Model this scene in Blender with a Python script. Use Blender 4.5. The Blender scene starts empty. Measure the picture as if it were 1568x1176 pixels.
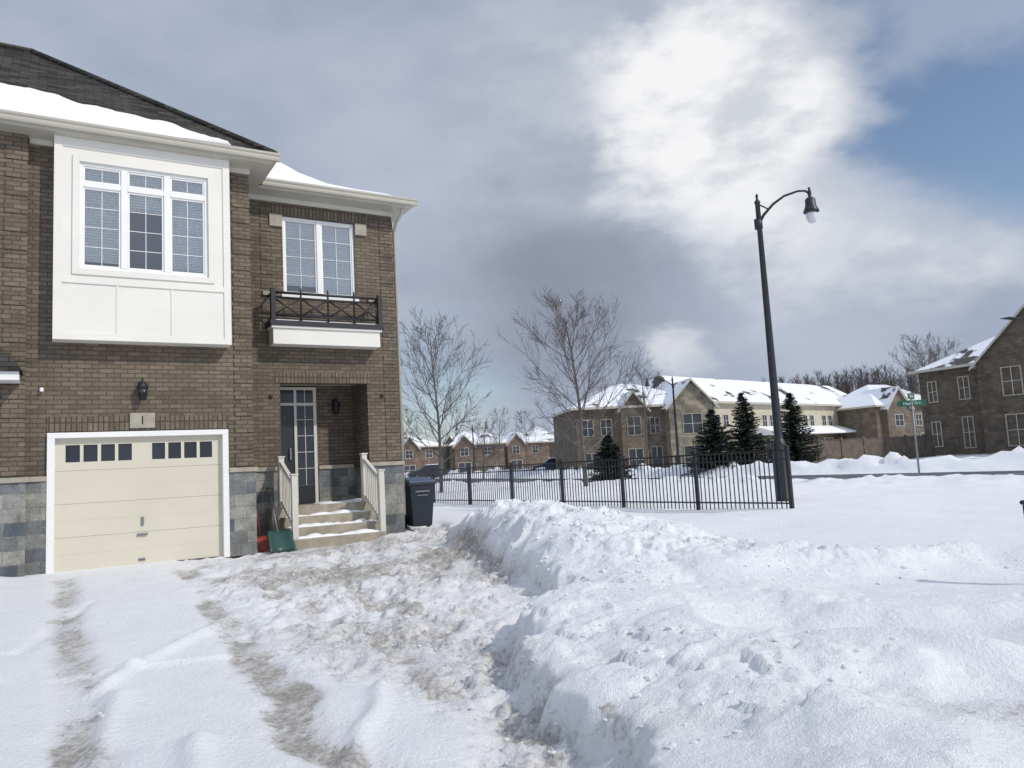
import bpy, math, random
import numpy as np
from mathutils import Vector, Matrix
random.seed(7)
R = math.radians
scene = bpy.context.scene
TH = R(31.0)
CU, SU = math.cos(TH), math.sin(TH)
OX, OY = -7.42, 12.37

# ------------------------------------------------------------ node helpers
def new_mat(name):
    m = bpy.data.materials.new(name); m.use_nodes = True
    nt = m.node_tree
    return m, nt, nt.nodes['Principled BSDF']
def N(nt, t, **kw):
    n = nt.nodes.new(t)
    for k, v in kw.items():
        setattr(n, k, v)
    return n
def L(nt, a, b): nt.links.new(a, b)
def mathn(nt, op, a, b=None, clamp=False):
    n = N(nt, 'ShaderNodeMath', operation=op, use_clamp=clamp)
    for i, x in enumerate((a, b)):
        if x is None: continue
        if isinstance(x, (int, float)): n.inputs[i].default_value = x
        else: L(nt, x, n.inputs[i])
    return n.outputs[0]
def mixc(nt, fac, a, b, mode='MIX'):
    n = N(nt, 'ShaderNodeMix', data_type='RGBA', blend_type=mode)
    if isinstance(fac, (int, float)): n.inputs[0].default_value = fac
    else: L(nt, fac, n.inputs[0])
    for i, x in ((6, a), (7, b)):
        if isinstance(x, tuple): n.inputs[i].default_value = (x[0], x[1], x[2], 1)
        else: L(nt, x, n.inputs[i])
    return n.outputs[2]
def smooth(nt, val, a, b, o0=0.0, o1=1.0):
    n = N(nt, 'ShaderNodeMapRange', interpolation_type='SMOOTHSTEP')
    L(nt, val, n.inputs[0])
    n.inputs[1].default_value = a; n.inputs[2].default_value = b
    n.inputs[3].default_value = o0; n.inputs[4].default_value = o1
    return n.outputs[0]
def noise(nt, vec, scale, detail=5, rough=0.55):
    n = N(nt, 'ShaderNodeTexNoise')
    n.inputs['Scale'].default_value = scale; n.inputs['Detail'].default_value = detail
    n.inputs['Roughness'].default_value = rough
    if vec is not None: L(nt, vec, n.inputs['Vector'])
    return n
def bump(nt, bs, h, strength, dist):
    b = N(nt, 'ShaderNodeBump'); b.inputs['Strength'].default_value = strength
    b.inputs['Distance'].default_value = dist
    L(nt, h, b.inputs['Height']); L(nt, b.outputs[0], bs.inputs['Normal'])

def simple_mat(name, col, rough=0.6, var=0.12, scale=4.0, bmp=0.0, metallic=0.0, spec=None):
    m, nt, bs = new_mat(name)
    tc = N(nt, 'ShaderNodeTexCoord')
    n = noise(nt, tc.outputs['Object'], scale, 6)
    lo = tuple(c * (1 - var) for c in col); hi = tuple(min(1, c * (1 + var)) for c in col)
    f = smooth(nt, n.outputs['Fac'], 0.3, 0.7)
    L(nt, mixc(nt, f, lo, hi), bs.inputs['Base Color'])
    bs.inputs['Roughness'].default_value = rough
    bs.inputs['Metallic'].default_value = metallic
    if spec is not None: bs.inputs['Specular IOR Level'].default_value = spec
    if bmp: 
        n2 = noise(nt, tc.outputs['Object'], scale * 8, 4)
        bump(nt, bs, n2.outputs['Fac'], bmp, 0.01)
    return m

def brick_mat(name, c1, c2, mortar, bw=0.215, rh=0.075, ms=0.007, vertical=False, offs=0.5, bmp=0.6, varscale=1.2, vary=0.3, bias=0.0):
    m, nt, bs = new_mat(name)
    tc = N(nt, 'ShaderNodeTexCoord')
    sp = N(nt, 'ShaderNodeSeparateXYZ'); L(nt, tc.outputs['Object'], sp.inputs[0])
    h = mathn(nt, 'ADD', sp.outputs[0], sp.outputs[1])
    cb = N(nt, 'ShaderNodeCombineXYZ')
    if vertical:
        L(nt, sp.outputs[2], cb.inputs[0]); L(nt, h, cb.inputs[1])
    else:
        L(nt, h, cb.inputs[0]); L(nt, sp.outputs[2], cb.inputs[1])
    b = N(nt, 'ShaderNodeTexBrick'); L(nt, cb.outputs[0], b.inputs['Vector'])
    b.offset = offs
    b.inputs['Color1'].default_value = (*c1, 1); b.inputs['Color2'].default_value = (*c2, 1)
    b.inputs['Mortar'].default_value = (*mortar, 1); b.inputs['Bias'].default_value = bias
    b.inputs['Scale'].default_value = 1.0; b.inputs['Mortar Size'].default_value = ms
    b.inputs['Mortar Smooth'].default_value = 0.2
    b.inputs['Brick Width'].default_value = bw; b.inputs['Row Height'].default_value = rh
    n = noise(nt, tc.outputs['Object'], varscale, 6, 0.65)
    f = smooth(nt, n.outputs['Fac'], 0.3, 0.7, 1 - vary, 1 + vary * 0.7)
    mul = N(nt, 'ShaderNodeVectorMath', operation='SCALE')
    L(nt, b.outputs['Color'], mul.inputs[0]); L(nt, f, mul.inputs['Scale'])
    n3 = noise(nt, tc.outputs['Object'], 40, 3)
    hs = N(nt, 'ShaderNodeVectorMath', operation='SCALE')
    L(nt, mul.outputs[0], hs.inputs[0]); L(nt, smooth(nt, n3.outputs['Fac'], .3, .7, .85, 1.15), hs.inputs['Scale'])
    L(nt, hs.outputs[0], bs.inputs['Base Color'])
    bs.inputs['Roughness'].default_value = 0.88
    hh = mathn(nt, 'SUBTRACT', mathn(nt, 'MULTIPLY', n3.outputs['Fac'], 0.5), b.outputs['Fac'])
    bump(nt, bs, hh, bmp, 0.012)
    return m

M = {}
M['brick'] = brick_mat('brown_brick', (0.112, 0.086, 0.062), (0.185, 0.146, 0.105), (0.075, 0.063, 0.05), ms=0.009, vary=.2, varscale=.8)
M['soldier'] = brick_mat('soldier_brick', (0.11, 0.084, 0.06), (0.19, 0.15, 0.108), (0.06, 0.05, 0.04), vertical=True, offs=0.0, bw=0.24, rh=0.078, ms=.011, vary=.15)
M['stone'] = brick_mat('grey_stone', (0.085, 0.10, 0.12), (0.29, 0.285, 0.25), (0.2, 0.195, 0.18), bw=0.42, rh=0.215, ms=0.008, varscale=2.5, vary=0.35)
M['stone_far'] = brick_mat('tan_stone', (0.16, 0.14, 0.105), (0.30, 0.265, 0.2), (0.2, 0.18, 0.15), bw=0.7, rh=0.35, ms=0.012)
M['brick_far'] = brick_mat('far_brick', (0.125, 0.10, 0.073), (0.18, 0.147, 0.107), (0.12, 0.1, 0.08), bw=0.6, rh=0.22, ms=0.015)
M['brick_dark'] = brick_mat('dark_far_brick', (0.088, 0.070, 0.050), (0.14, 0.112, 0.080), (0.09, 0.075, 0.06), bw=0.5, rh=0.2, ms=0.015)
M['brick_red'] = brick_mat('red_brick', (0.13, 0.092, 0.07), (0.175, 0.125, 0.095), (0.15, 0.12, 0.1), bw=0.8, rh=0.3, ms=0.015)
M['stucco'] = simple_mat('cream_stucco', (0.50, 0.46, 0.36), 0.85, 0.08, 1.0)
M['panel'] = simple_mat('white_panel', (0.74, 0.72, 0.66), 0.55, 0.03, 1.5, 0.05)
M['trim'] = simple_mat('cream_trim', (0.60, 0.58, 0.51), 0.5, 0.04, 2.0)
M['gutter'] = simple_mat('gutter_beige', (0.48, 0.45, 0.38), 0.4, 0.05, 2.0)
M['white'] = simple_mat('white_vinyl', (0.80, 0.80, 0.78), 0.4, 0.02, 3.0)
M['garage'] = simple_mat('garage_paint', (0.61, 0.575, 0.465), 0.55, 0.03, 1.0, 0.05)
M['limestone'] = simple_mat('limestone', (0.36, 0.33, 0.27), 0.85, 0.12, 6.0, 0.3)
M['concrete'] = simple_mat('concrete', (0.32, 0.285, 0.22), 0.9, 0.2, 5.0, 0.3)
M['black'] = simple_mat('black_metal', (0.014, 0.015, 0.018), 0.5, 0.2, 8.0, 0.1)
M['lamp_black'] = simple_mat('lamp_paint', (0.014, 0.019, 0.023), 0.45, 0.2, 8.0)
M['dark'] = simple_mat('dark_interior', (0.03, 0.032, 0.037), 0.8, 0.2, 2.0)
M['blackdoor'] = simple_mat('black_door_paint', (0.02, 0.021, 0.023), 0.35, 0.1, 2.0)
M['blind'] = brick_mat('window_blind', (0.80, 0.81, 0.80), (0.84, 0.85, 0.84), (0.5, 0.52, 0.53), bw=50.0, rh=0.05, ms=0.005, bmp=0.1, vary=0.03)
M['green'] = simple_mat('green_plastic', (0.02, 0.065, 0.052), 0.4, 0.1, 5)
M['red'] = simple_mat('red_handle', (0.26, 0.04, 0.025), 0.45, 0.1, 5)
M['bin'] = simple_mat('bin_plastic', (0.014, 0.02, 0.03), 0.5, 0.2, 5)
M['binlid'] = simple_mat('bin_lid_blue', (0.03, 0.06, 0.11), 0.45, 0.1, 5)
M['signgreen'] = simple_mat('sign_green', (0.01, 0.12, 0.065), 0.4, 0.05, 5)
M['galv'] = simple_mat('galvanised_steel', (0.22, 0.23, 0.24), 0.5, 0.1, 5, metallic=0.6)
M['wood'] = simple_mat('fence_wood', (0.12, 0.095, 0.075), 0.85, 0.25, 2.0, 0.3)
M['bark'] = simple_mat('bark', (0.115, 0.10, 0.09), 0.9, 0.3, 8.0, 0.4)
M['twigs'] = simple_mat('far_bark', (0.07, 0.06, 0.054), 0.95, 0.3, 0.2)
M['spruce'] = simple_mat('spruce_needles', (0.022, 0.036, 0.024), 0.85, 0.5, 2.5)
M['globe'] = simple_mat('frosted_globe', (0.62, 0.64, 0.66), 0.25, 0.03, 5)
M['rubber'] = simple_mat('rubber', (0.02, 0.02, 0.02), 0.8, 0.1, 5)
M['glass_far'] = simple_mat('far_window_glass', (0.025, 0.03, 0.04), 0.15, 0.3, 0.7)
M['glass_dim'] = simple_mat('dim_window_glass', (0.045, 0.052, 0.062), 0.35, 0.3, 0.5, spec=.25)
def paint(n, c): return simple_mat(n, c, 0.3, 0.03, 3)

# glass
m, nt, bs = new_mat('window_glass')
tr = N(nt, 'ShaderNodeBsdfTransparent'); tr.inputs[0].default_value = (0.96, 0.98, 0.98, 1)
gl = N(nt, 'ShaderNodeBsdfGlossy'); gl.inputs['Roughness'].default_value = 0.02
gl.inputs[0].default_value = (0.92, 0.94, 0.97, 1)
fr = N(nt, 'ShaderNodeFresnel'); fr.inputs[0].default_value = 1.7
ff = mathn(nt, 'ADD', fr.outputs[0], 0.14, True)
ms = N(nt, 'ShaderNodeMixShader'); L(nt, ff, ms.inputs[0]); L(nt, tr.outputs[0], ms.inputs[1]); L(nt, gl.outputs[0], ms.inputs[2])
L(nt, ms.outputs[0], nt.nodes['Material Output'].inputs[0])
M['glass'] = m

# shingles
m, nt, bs = new_mat('roof_shingles')
tc = N(nt, 'ShaderNodeTexCoord'); sp = N(nt, 'ShaderNodeSeparateXYZ'); L(nt, tc.outputs['Object'], sp.inputs[0])
cb = N(nt, 'ShaderNodeCombineXYZ')
L(nt, sp.outputs[0], cb.inputs[0]); L(nt, sp.outputs[2], cb.inputs[1])
b = N(nt, 'ShaderNodeTexBrick'); L(nt, cb.outputs[0], b.inputs[0])
b.inputs['Scale'].default_value = 1; b.inputs['Brick Width'].default_value = 0.3; b.inputs['Row Height'].default_value = 0.085
b.inputs['Mortar Size'].default_value = 0.006
b.inputs['Color1'].default_value = (0.028, 0.027, 0.026, 1); b.inputs['Color2'].default_value = (0.075, 0.07, 0.062, 1)
b.inputs['Mortar'].default_value = (0.012, 0.012, 0.012, 1)
L(nt, b.outputs['Color'], bs.inputs['Base Color']); bs.inputs['Roughness'].default_value = 0.95
bs.inputs['Specular IOR Level'].default_value = 0.15
bump(nt, bs, mathn(nt, 'SUBTRACT', 1.0, b.outputs['Fac']), 0.5, 0.02)
M['shingle'] = m

def snow_base(nt, bs, vec, dirt=None):
    n1 = noise(nt, vec, 3.0, 6, 0.6); n2 = noise(nt, vec, 24.0, 6, 0.7); n3 = noise(nt, vec, 120.0, 3, 0.6)
    c = mixc(nt, smooth(nt, n1.outputs['Fac'], 0.3, 0.7), (0.85, 0.86, 0.875), (0.90, 0.905, 0.91))
    h = mathn(nt, 'ADD', mathn(nt, 'MULTIPLY', n2.outputs['Fac'], 1.0), mathn(nt, 'MULTIPLY', n3.outputs['Fac'], 0.35))
    return c, h, n1, n2
m, nt, bs = new_mat('snow')
tc = N(nt, 'ShaderNodeTexCoord')
c, h, _, _ = snow_base(nt, bs, tc.outputs['Object'])
L(nt, c, bs.inputs['Base Color']); bs.inputs['Roughness'].default_value = 0.75
bs.inputs['Specular IOR Level'].default_value = 0.25
bump(nt, bs, h, 0.5, 0.03)
M['snow'] = m
m, nt, bs = new_mat('snowy_roof')
tc = N(nt, 'ShaderNodeTexCoord')
n = noise(nt, tc.outputs['Object'], 0.35, 5, 0.6)
c = mixc(nt, smooth(nt, n.outputs['Fac'], 0.56, 0.61), (0.80, 0.82, 0.85), (0.07, 0.065, 0.06))
L(nt, c, bs.inputs['Base Color']); bs.inputs['Roughness'].default_value = 0.85
M['snowroof'] = m
# ground snow with dirt attribute
m, nt, bs = new_mat('ground_snow')
tc = N(nt, 'ShaderNodeTexCoord')
c, h, n1, n2 = snow_base(nt, bs, tc.outputs['Object'])
at = N(nt, 'ShaderNodeAttribute', attribute_name='dirt')
mpd = N(nt, 'ShaderNodeMapping'); mpd.inputs['Rotation'].default_value = (0, 0, R(-28)); mpd.inputs['Scale'].default_value = (1.0, .5, 1)
L(nt, tc.outputs['Object'], mpd.inputs[0])
nd = noise(nt, mpd.outputs[0], 4.2, 8, 0.72); nd2 = noise(nt, tc.outputs['Object'], 20.0, 6, 0.78); nd3 = noise(nt, mpd.outputs[0], 1.2, 4, 0.6)
mixn = mathn(nt, 'ADD', mathn(nt, 'ADD', mathn(nt, 'MULTIPLY', nd.outputs['Fac'], 0.40), mathn(nt, 'MULTIPLY', nd2.outputs['Fac'], 0.38)), mathn(nt, 'MULTIPLY', nd3.outputs['Fac'], 0.22))
v = mathn(nt, 'ADD', at.outputs['Fac'], mathn(nt, 'MULTIPLY', mathn(nt, 'SUBTRACT', mixn, 0.5), 4.4))
f = smooth(nt, v, 0.32, 0.85)
on = smooth(nt, at.outputs['Fac'], .04, .2)
f = mathn(nt, 'MULTIPLY', f, on)
dc = mixc(nt, smooth(nt, n2.outputs['Fac'], 0.35, 0.65), (0.20, 0.175, 0.145), (0.47, 0.43, 0.375))
grey = mixc(nt, mathn(nt, 'MULTIPLY', at.outputs['Fac'], 1.0, True), c, (0.62, 0.605, 0.58))
L(nt, mixc(nt, mathn(nt, 'MULTIPLY', f, 0.8), grey, dc), bs.inputs['Base Color'])
L(nt, smooth(nt, f, 0, 1, 0.75, 0.5), bs.inputs['Roughness'])
bs.inputs['Specular IOR Level'].default_value = 0.25
bump(nt, bs, h, 0.75, 0.045)
M['ground'] = m
m, nt, bs = new_mat('asphalt_snowy')
tc = N(nt, 'ShaderNodeTexCoord')
mp = N(nt, 'ShaderNodeMapping'); mp.inputs['Scale'].default_value = (1.2, 0.08, 1); L(nt, tc.outputs['Object'], mp.inputs[0])
n = noise(nt, mp.outputs[0], 1.0, 8, 0.65)
c = mixc(nt, smooth(nt, n.outputs['Fac'], 0.54, 0.66), (0.05, 0.051, 0.055), (0.6, 0.61, 0.63))
L(nt, c, bs.inputs['Base Color']); bs.inputs['Roughness'].default_value = 0.6
M['road'] = m

# ------------------------------------------------------------ mesh helpers
def obj_from(name, verts, faces, mat, parent=None, smooth_sh=False):
    me = bpy.data.meshes.new(name); me.from_pydata([tuple(v) for v in verts], [], faces); me.update()
    if mat is not None: me.materials.append(mat)
    if smooth_sh: me.polygons.foreach_set('use_smooth', [True] * len(me.polygons))
    o = bpy.data.objects.new(name, me); scene.collection.objects.link(o)
    if parent: o.parent = parent
    return o
def empty(name, loc=(0, 0, 0), rotz=0.0):
    e = bpy.data.objects.new(name, None); scene.collection.objects.link(e)
    e.location = loc; e.rotation_euler = (0, 0, rotz); e.empty_display_size = 0.3
    return e
def boxes(name, bl, mat, parent=None, bevel=0.0):
    vs, fs = [], []
    for (a, b_, c_, d, e, f_) in bl:
        i = len(vs)
        vs += [(a, c_, e), (b_, c_, e), (b_, d, e), (a, d, e), (a, c_, f_), (b_, c_, f_), (b_, d, f_), (a, d, f_)]
        fs += [(i, i+3, i+2, i+1), (i+4, i+5, i+6, i+7), (i, i+1, i+5, i+4), (i+1, i+2, i+6, i+5), (i+2, i+3, i+7, i+6), (i+3, i, i+4, i+7)]
    o = obj_from(name, vs, fs, mat, parent)
    if bevel:
        md = o.modifiers.new('b', 'BEVEL'); md.width = bevel; md.segments = 2
    return o
def tube(vs, fs, pts, rad, n=6, cap=True):
    base = len(vs)
    prev = None
    for k, p in enumerate(pts):
        p = Vector(p)
        if k < len(pts) - 1: d = (Vector(pts[k+1]) - p)
        else: d = p - Vector(pts[k-1])
        if d.length < 1e-9: d = Vector((0, 0, 1))
        d.normalize()
        a = d.cross(Vector((0.13, 0.97, 0.2)) if abs(d.z) > 0.9 else Vector((0, 0, 1)))
        if a.length < 1e-6: a = d.orthogonal()
        a.normalize()
        if prev is not None:
            a2 = prev - d * prev.dot(d)
            if a2.length > 1e-4: a = a2.normalized()
        prev = a
        b2 = d.cross(a)
        for j in range(n):
            t = 2 * math.pi * j / n
            vs.append(tuple(p + (a * math.cos(t) + b2 * math.sin(t)) * rad[k]))
    for k in range(len(pts) - 1):
        for j in range(n):
            i0 = base + k * n + j; i1 = base + k * n + (j + 1) % n
            fs.append((i0, i1, i1 + n, i0 + n))
    if cap:
        fs.append(tuple(base + j for j in range(n))[::-1])
        fs.append(tuple(base + (len(pts) - 1) * n + j for j in range(n)))
def tubes_obj(name, tl, mat, parent=None, n=8, sm=True):
    vs, fs = [], []
    for pts, rad in tl:
        if isinstance(rad, (int, float)): rad = [rad] * len(pts)
        tube(vs, fs, pts, rad, n)
    return obj_from(name, vs, fs, mat, parent, sm)
def lathe(name, prof, loc, mat, parent=None, n=20):
    vs, fs = [], []
    for r, z in prof:
        for j in range(n):
            t = 2 * math.pi * j / n
            vs.append((loc[0] + r * math.cos(t), loc[1] + r * math.sin(t), loc[2] + z))
    for k in range(len(prof) - 1):
        for j in range(n):
            a = k * n + j; b2 = k * n + (j + 1) % n
            fs.append((a, b2, b2 + n, a + n))
    fs.append(tuple(range(n))[::-1]); fs.append(tuple((len(prof) - 1) * n + j for j in range(n)))
    return obj_from(name, vs, fs, mat, parent, True)
def text(name, s, size, loc, rot, mat, parent=None):
    cu = bpy.data.curves.new(name, 'FONT'); cu.body = s; cu.size = size; cu.align_x = 'CENTER'; cu.align_y = 'CENTER'
    cu.extrude = 0.002; cu.materials.append(mat)
    o = bpy.data.objects.new(name, cu); scene.collection.objects.link(o)
    o.location = loc; o.rotation_euler = rot
    if parent: o.parent = parent
    return o

# ------------------------------------------------------------ numpy noise
rng = np.random.RandomState(3)
TAB = rng.rand(8, 256, 256)
def vn(x, y, k=0):
    xi = np.floor(x).astype(int); yi = np.floor(y).astype(int)
    fx = x - xi; fy = y - yi
    fx = fx * fx * (3 - 2 * fx); fy = fy * fy * (3 - 2 * fy)
    T = TAB[k]
    a = T[xi & 255, yi & 255]; b = T[(xi + 1) & 255, yi & 255]; c = T[xi & 255, (yi + 1) & 255]; d = T[(xi + 1) & 255, (yi + 1) & 255]
    return (a * (1 - fx) + b * fx) * (1 - fy) + (c * (1 - fx) + d * fx) * fy
def fbm(x, y, o=4, k=0):
    s = 0; a = 0.5; t = 0
    for i in range(o):
        ca, sa = math.cos(i * 0.9), math.sin(i * 0.9)
        s = s + a * vn((x * ca - y * sa) * 2 ** i + 17.3 * i, (x * sa + y * ca) * 2 ** i + 5.1 * i, (k + i) % 8); t += a; a *= 0.5
    return s / t
def lumps(x, y, cell, k=0):
    x = x / cell; y = y / cell
    xi = np.floor(x).astype(int); yi = np.floor(y).astype(int)
    best = np.zeros_like(x)
    for dx in (-1, 0, 1):
        for dy in (-1, 0, 1):
            cx = xi + dx; cy = yi + dy
            jx = cx + TAB[k][cx & 255, cy & 255]; jy = cy + TAB[(k + 1) % 8][cx & 255, cy & 255]
            r = 0.35 + 0.6 * TAB[(k + 2) % 8][cx & 255, cy & 255]
            d2 = ((x - jx) ** 2 + (y - jy) ** 2) / (r * r)
            best = np.maximum(best, np.sqrt(np.clip(1 - d2, 0, 1)) * r)
    return best
def blocks(x, y, cell, k=0):
    """angular clods: nearest-cell tilted facets"""
    x = x / cell; y = y / cell
    xi = np.floor(x).astype(int); yi = np.floor(y).astype(int)
    bd = np.full_like(x, 9.0); val = np.zeros_like(x)
    for dx in (-1, 0, 1):
        for dy in (-1, 0, 1):
            cx = xi + dx; cy = yi + dy
            jx = cx + TAB[k][cx & 255, cy & 255]; jy = cy + TAB[(k + 1) % 8][cx & 255, cy & 255]
            ex = x - jx; ey = y - jy
            d = ex * ex + ey * ey
            hgt = TAB[(k + 3) % 8][cx & 255, cy & 255] + 1.1 * (TAB[(k + 4) % 8][cx & 255, cy & 255] - .5) * ex + 1.1 * (TAB[(k + 5) % 8][cx & 255, cy & 255] - .5) * ey
            m_ = d < bd
            val = np.where(m_, hgt, val); bd = np.where(m_, d, bd)
    return val
def sst(a, b, x):
    t = np.clip((x - a) / (b - a), 0, 1); return t * t * (3 - 2 * t)
EY = [-10, 2.5, 4.1, 5.5, 6.6, 7.2, 7.9, 9.0, 9.8, 11, 13, 16.5, 19, 24]
EX = [1.4, .62, .32, .02, -.10, .08, .50, .30, 0, -.32, -.8, -1.4, -1.9, -2.6]
def ridge(x, y, pts, rad, power=2.0):
    out = np.zeros_like(x)
    for (a, b) in zip(pts[:-1], pts[1:]):
        ax, ay, ah = a; bx, by, bh = b
        dx, dy = bx - ax, by - ay
        t = np.clip(((x - ax) * dx + (y - ay) * dy) / (dx * dx + dy * dy), 0, 1)
        d = np.hypot(x - ax - t * dx, y - ay - t * dy)
        out = np.maximum(out, (ah + (bh - ah) * t) * np.exp(-(d / rad) ** power))
    return out
def fields(x, y):
    u = (x - OX) * CU + (y - OY) * SU; v = -(x - OX) * SU + (y - OY) * CU; w = -v
    near = sst(26, 20, y) * sst(14, 11, np.abs(x))
    zd = -0.021 * np.clip(w, 0, 15)
    wob = (fbm(x * 1.3, y * 1.3, 3, 2) - .5) * .4 + (fbm(x * 5, y * 5, 3, 6) - .5) * .2
    s = x - np.interp(y, EY, EX) + wob
    drive = sst(0.12, -0.06, s) * sst(19.5, 17.5, y)
    zl = 0.13 - 0.016 * np.clip(w - 3, 0, 14) + (fbm(x * .35, y * .35, 3, 1) - .5) * .20
    z = zl * (1 - drive) + zd * drive
    wx = x + (fbm(x * 1.1, y * 1.1, 3, 4) - .5) * .8; wy = y + (fbm(x * 1.1 + 9, y * 1.1, 3, 5) - .5) * .8
    m1 = ridge(wx, wy, [(-1.05, 14.4, .25), (-.5, 13.6, .44), (.35, 12.2, .64), (1.0, 10.9, .58), (1.6, 9.9, .45), (2.2, 9.0, .26), (2.5, 8.2, .12)], 1.15, 2.4)
    m1 = np.maximum(m1, ridge(wx, wy, [(.85, 10.5, .53), (1.15, 9.3, .38), (1.4, 8.4, .16)], .95, 2.2))
    m1 = m1 * (.2 + .8 * sst(-.35, .5, s)) * sst(-.6, -.1, s)
    m2 = ridge(wx, wy, [(.5, 7.0, .12), (.75, 6.2, .17), (.95, 5.0, .16), (1.1, 3.8, .13), (1.5, 2.4, .10)], .62, 2.2)
    m2 = m2 * sst(-.1, .22, s)
    m3 = ridge(wx, wy, [(2.4, 8.1, .14), (3.8, 8.3, .17), (5.4, 8.3, .2), (9, 8.6, .22)], .42, 2)
    m4 = ridge(wx, wy, [(1.4, 6.7, .08), (2.6, 6.5, .10), (4.0, 6.3, .10)], .6, 2)
    m5 = ridge(wx, wy, [(2.0, 4.4, .18), (2.9, 4.5, .10), (3.6, 4.7, .2)], .55, 2) + ridge(wx, wy, [(1.6, 3.1, .12), (2.6, 3.3, .16)], .4, 2)
    m5 = m5 + ridge(wx, wy, [(1.2, 5.7, .10), (2.2, 4.7, .12), (3.2, 3.7, .1)], .22, 2) + ridge(wx, wy, [(2.5, 6.0, .09), (3.6, 5.6, .13), (4.8, 5.1, .1)], .25, 2)
    m6 = ridge(x, y, [(-2.5, 15.1, .16), (-1.9, 15.9, .14)], .45, 2) + ridge(x, y, [(-8.4, 11.4, .25), (-9.2, 10.9, .3)], .5, 2)
    z = z + np.maximum(m1, m2) + (m3 + m4 + m5 + m6) * (1 - sst(.1, .5, m1))
    dist = np.clip(m1 * 2.4 + m2 * 2.8 + m3 * 3.0 + m4 * 4, 0, 1) * near
    dist = np.maximum(dist, .55 * near * (1 - drive) * sst(8.6, 7.0, y) * sst(3.6, 2.0, x) * sst(.42, .60, fbm(x * .8, y * .8, 3, 0)))
    patchy = .25 + .75 * sst(.38, .60, fbm(x * .9, y * .9, 3, 6))
    qx = x + (fbm(x * 6, y * 6, 3, 1) - .5) * .16; qy = y + (fbm(x * 6, y * 6, 3, 2) - .5) * .16
    z = z + dist * patchy * (blocks(qx, qy, .30, 0) * .09 + blocks(qx + 3, qy, .14, 2) * .055 + lumps(x, y + 5, .08, 4) * .03 + (fbm(x * 3, y * 3, 5, 3) - .5) * .14 - .05)
    churn = drive * sst(1.3, 2.3, u + 1.2 * (fbm(x * .8, y * .8, 3, 2) - .5)) * near
    ch2 = .25 + .75 * sst(.35, .6, fbm(x * 1.3, y * 1.3, 3, 5))
    z = z + churn * ch2 * (blocks(qx, qy, .15, 1) * .05 + blocks(qx, qy, .07, 3) * .034 + lumps(x, y, .22, 5) * .05 + (fbm(x * 2.5, y * 2.5, 5, 0) - .5) * .10 - .05)
    foot = np.maximum(lumps(x * 1.3, y * .75, .36, 6) - .45, 0)
    z = z - churn * foot * .12
    sm = drive * (1 - churn)
    z = z + sm * (.035 + (fbm(x * .8, y * .8, 3, 4) - .5) * .05 + (fbm(x * 5, y * 5, 3, 5) - .5) * .012)
    def line(ax, ay, bx, by, h_, wd):
        dx, dy = bx - ax, by - ay
        t = np.clip(((x - ax) * dx + (y - ay) * dy) / (dx * dx + dy * dy), 0, 1)
        d = np.hypot(x + (fbm(x * 2, y * 2, 2, 1) - .5) * .1 - ax - t * dx, y - ay - t * dy)
        return h_ * np.exp(-(d / wd) ** 2)
    z = z + drive * (line(-3.13, 5.7, -3.05, 8.3, .05, .07) + line(-3.6, 6.1, -2.0, 6.7, .035, .06) + line(-2.2, 4.0, -2.9, 5.6, .04, .07) + line(-5.2, 9.4, -4.5, 7.0, -.03, .06) + line(-1.5, 3.3, -1.9, 4.6, .06, .08) + line(-.9, 3.6, -1.0, 5.6, .05, .07))
    nz = fbm(x * 2.2, y * 2.2, 4, 6) - .5; nz2 = fbm(x * .7, y * .7, 2, 3) - .5
    tl = np.exp(-((u - .15 + nz * .16) / .16) ** 4) * sst(.6, 1.6, w) * drive
    uc = 1.85 - .05 * w + .25 * nz2
    tr = np.exp(-((u - uc + nz * .34) / (.18 + .08 * nz2)) ** 4) * sst(.5, 1.4, w) * drive
    u3 = 2.5 - .01 * w + .4 * nz2
    t3 = np.exp(-((u - u3 + nz * .6) / .17) ** 4) * sst(1.8, 3.2, w) * drive
    u4 = 3.5 - .05 * w - .4 * nz2
    t4 = np.exp(-((u - u4 + nz * .7) / .2) ** 4) * sst(2.2, 3.6, w) * drive
    z = z - (tl + tr) * .035 - (t3 + t4) * .025
    brk = sst(.30, .58, fbm(u * 2, w * 1.0, 4, 1) + .08)
    brk2 = sst(.33, .60, fbm(u * 2, w * .8, 4, 4) + .07)
    dirt = .58 * tl * (.35 + .65 * brk) + .68 * tr * (.3 + .7 * brk2)
    cb_ = np.exp(-(((x + 1.4) / 2.2) ** 2 + ((y - 11.8) / 2.6) ** 2))
    dirt = np.maximum(dirt, churn * (.20 + .34 * cb_) + .26 * sst(.42, .58, fbm(x * .8, y * .8, 3, 7)) * churn)
    dirt = np.maximum(dirt, t3 * .6 * (.4 + .6 * brk)); dirt = np.maximum(dirt, t4 * .55 * brk2)
    dirt = np.maximum(dirt, .04 * sm * near)
    dirt = np.maximum(dirt, .36 * sst(.50, .64, fbm(x * 2.5, y * 2.5, 3, 1)) * near * np.exp(-((s - .02) / .18) ** 2) * sst(9, 7, y))
    dirt = np.maximum(dirt, .26 * sst(.60, .68, fbm(x * 1.6, y * 1.6, 3, 2)) * near * (1 - drive) * sst(6.0, 4.5, y) * sst(3.5, 2.5, x))
    r = (x - 17.5) * .866 + (y - 29) * .5
    al = (x - 17.5) * -.5 + (y - 29) * .866
    street = sst(5.2, 4.4, np.abs(r)) * sst(-25, -20, al)
    z = z * (1 - street) + (-.03) * street
    rb = (fbm(x * .5, y * .5, 3, 3) - .5) * 1.2
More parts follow.
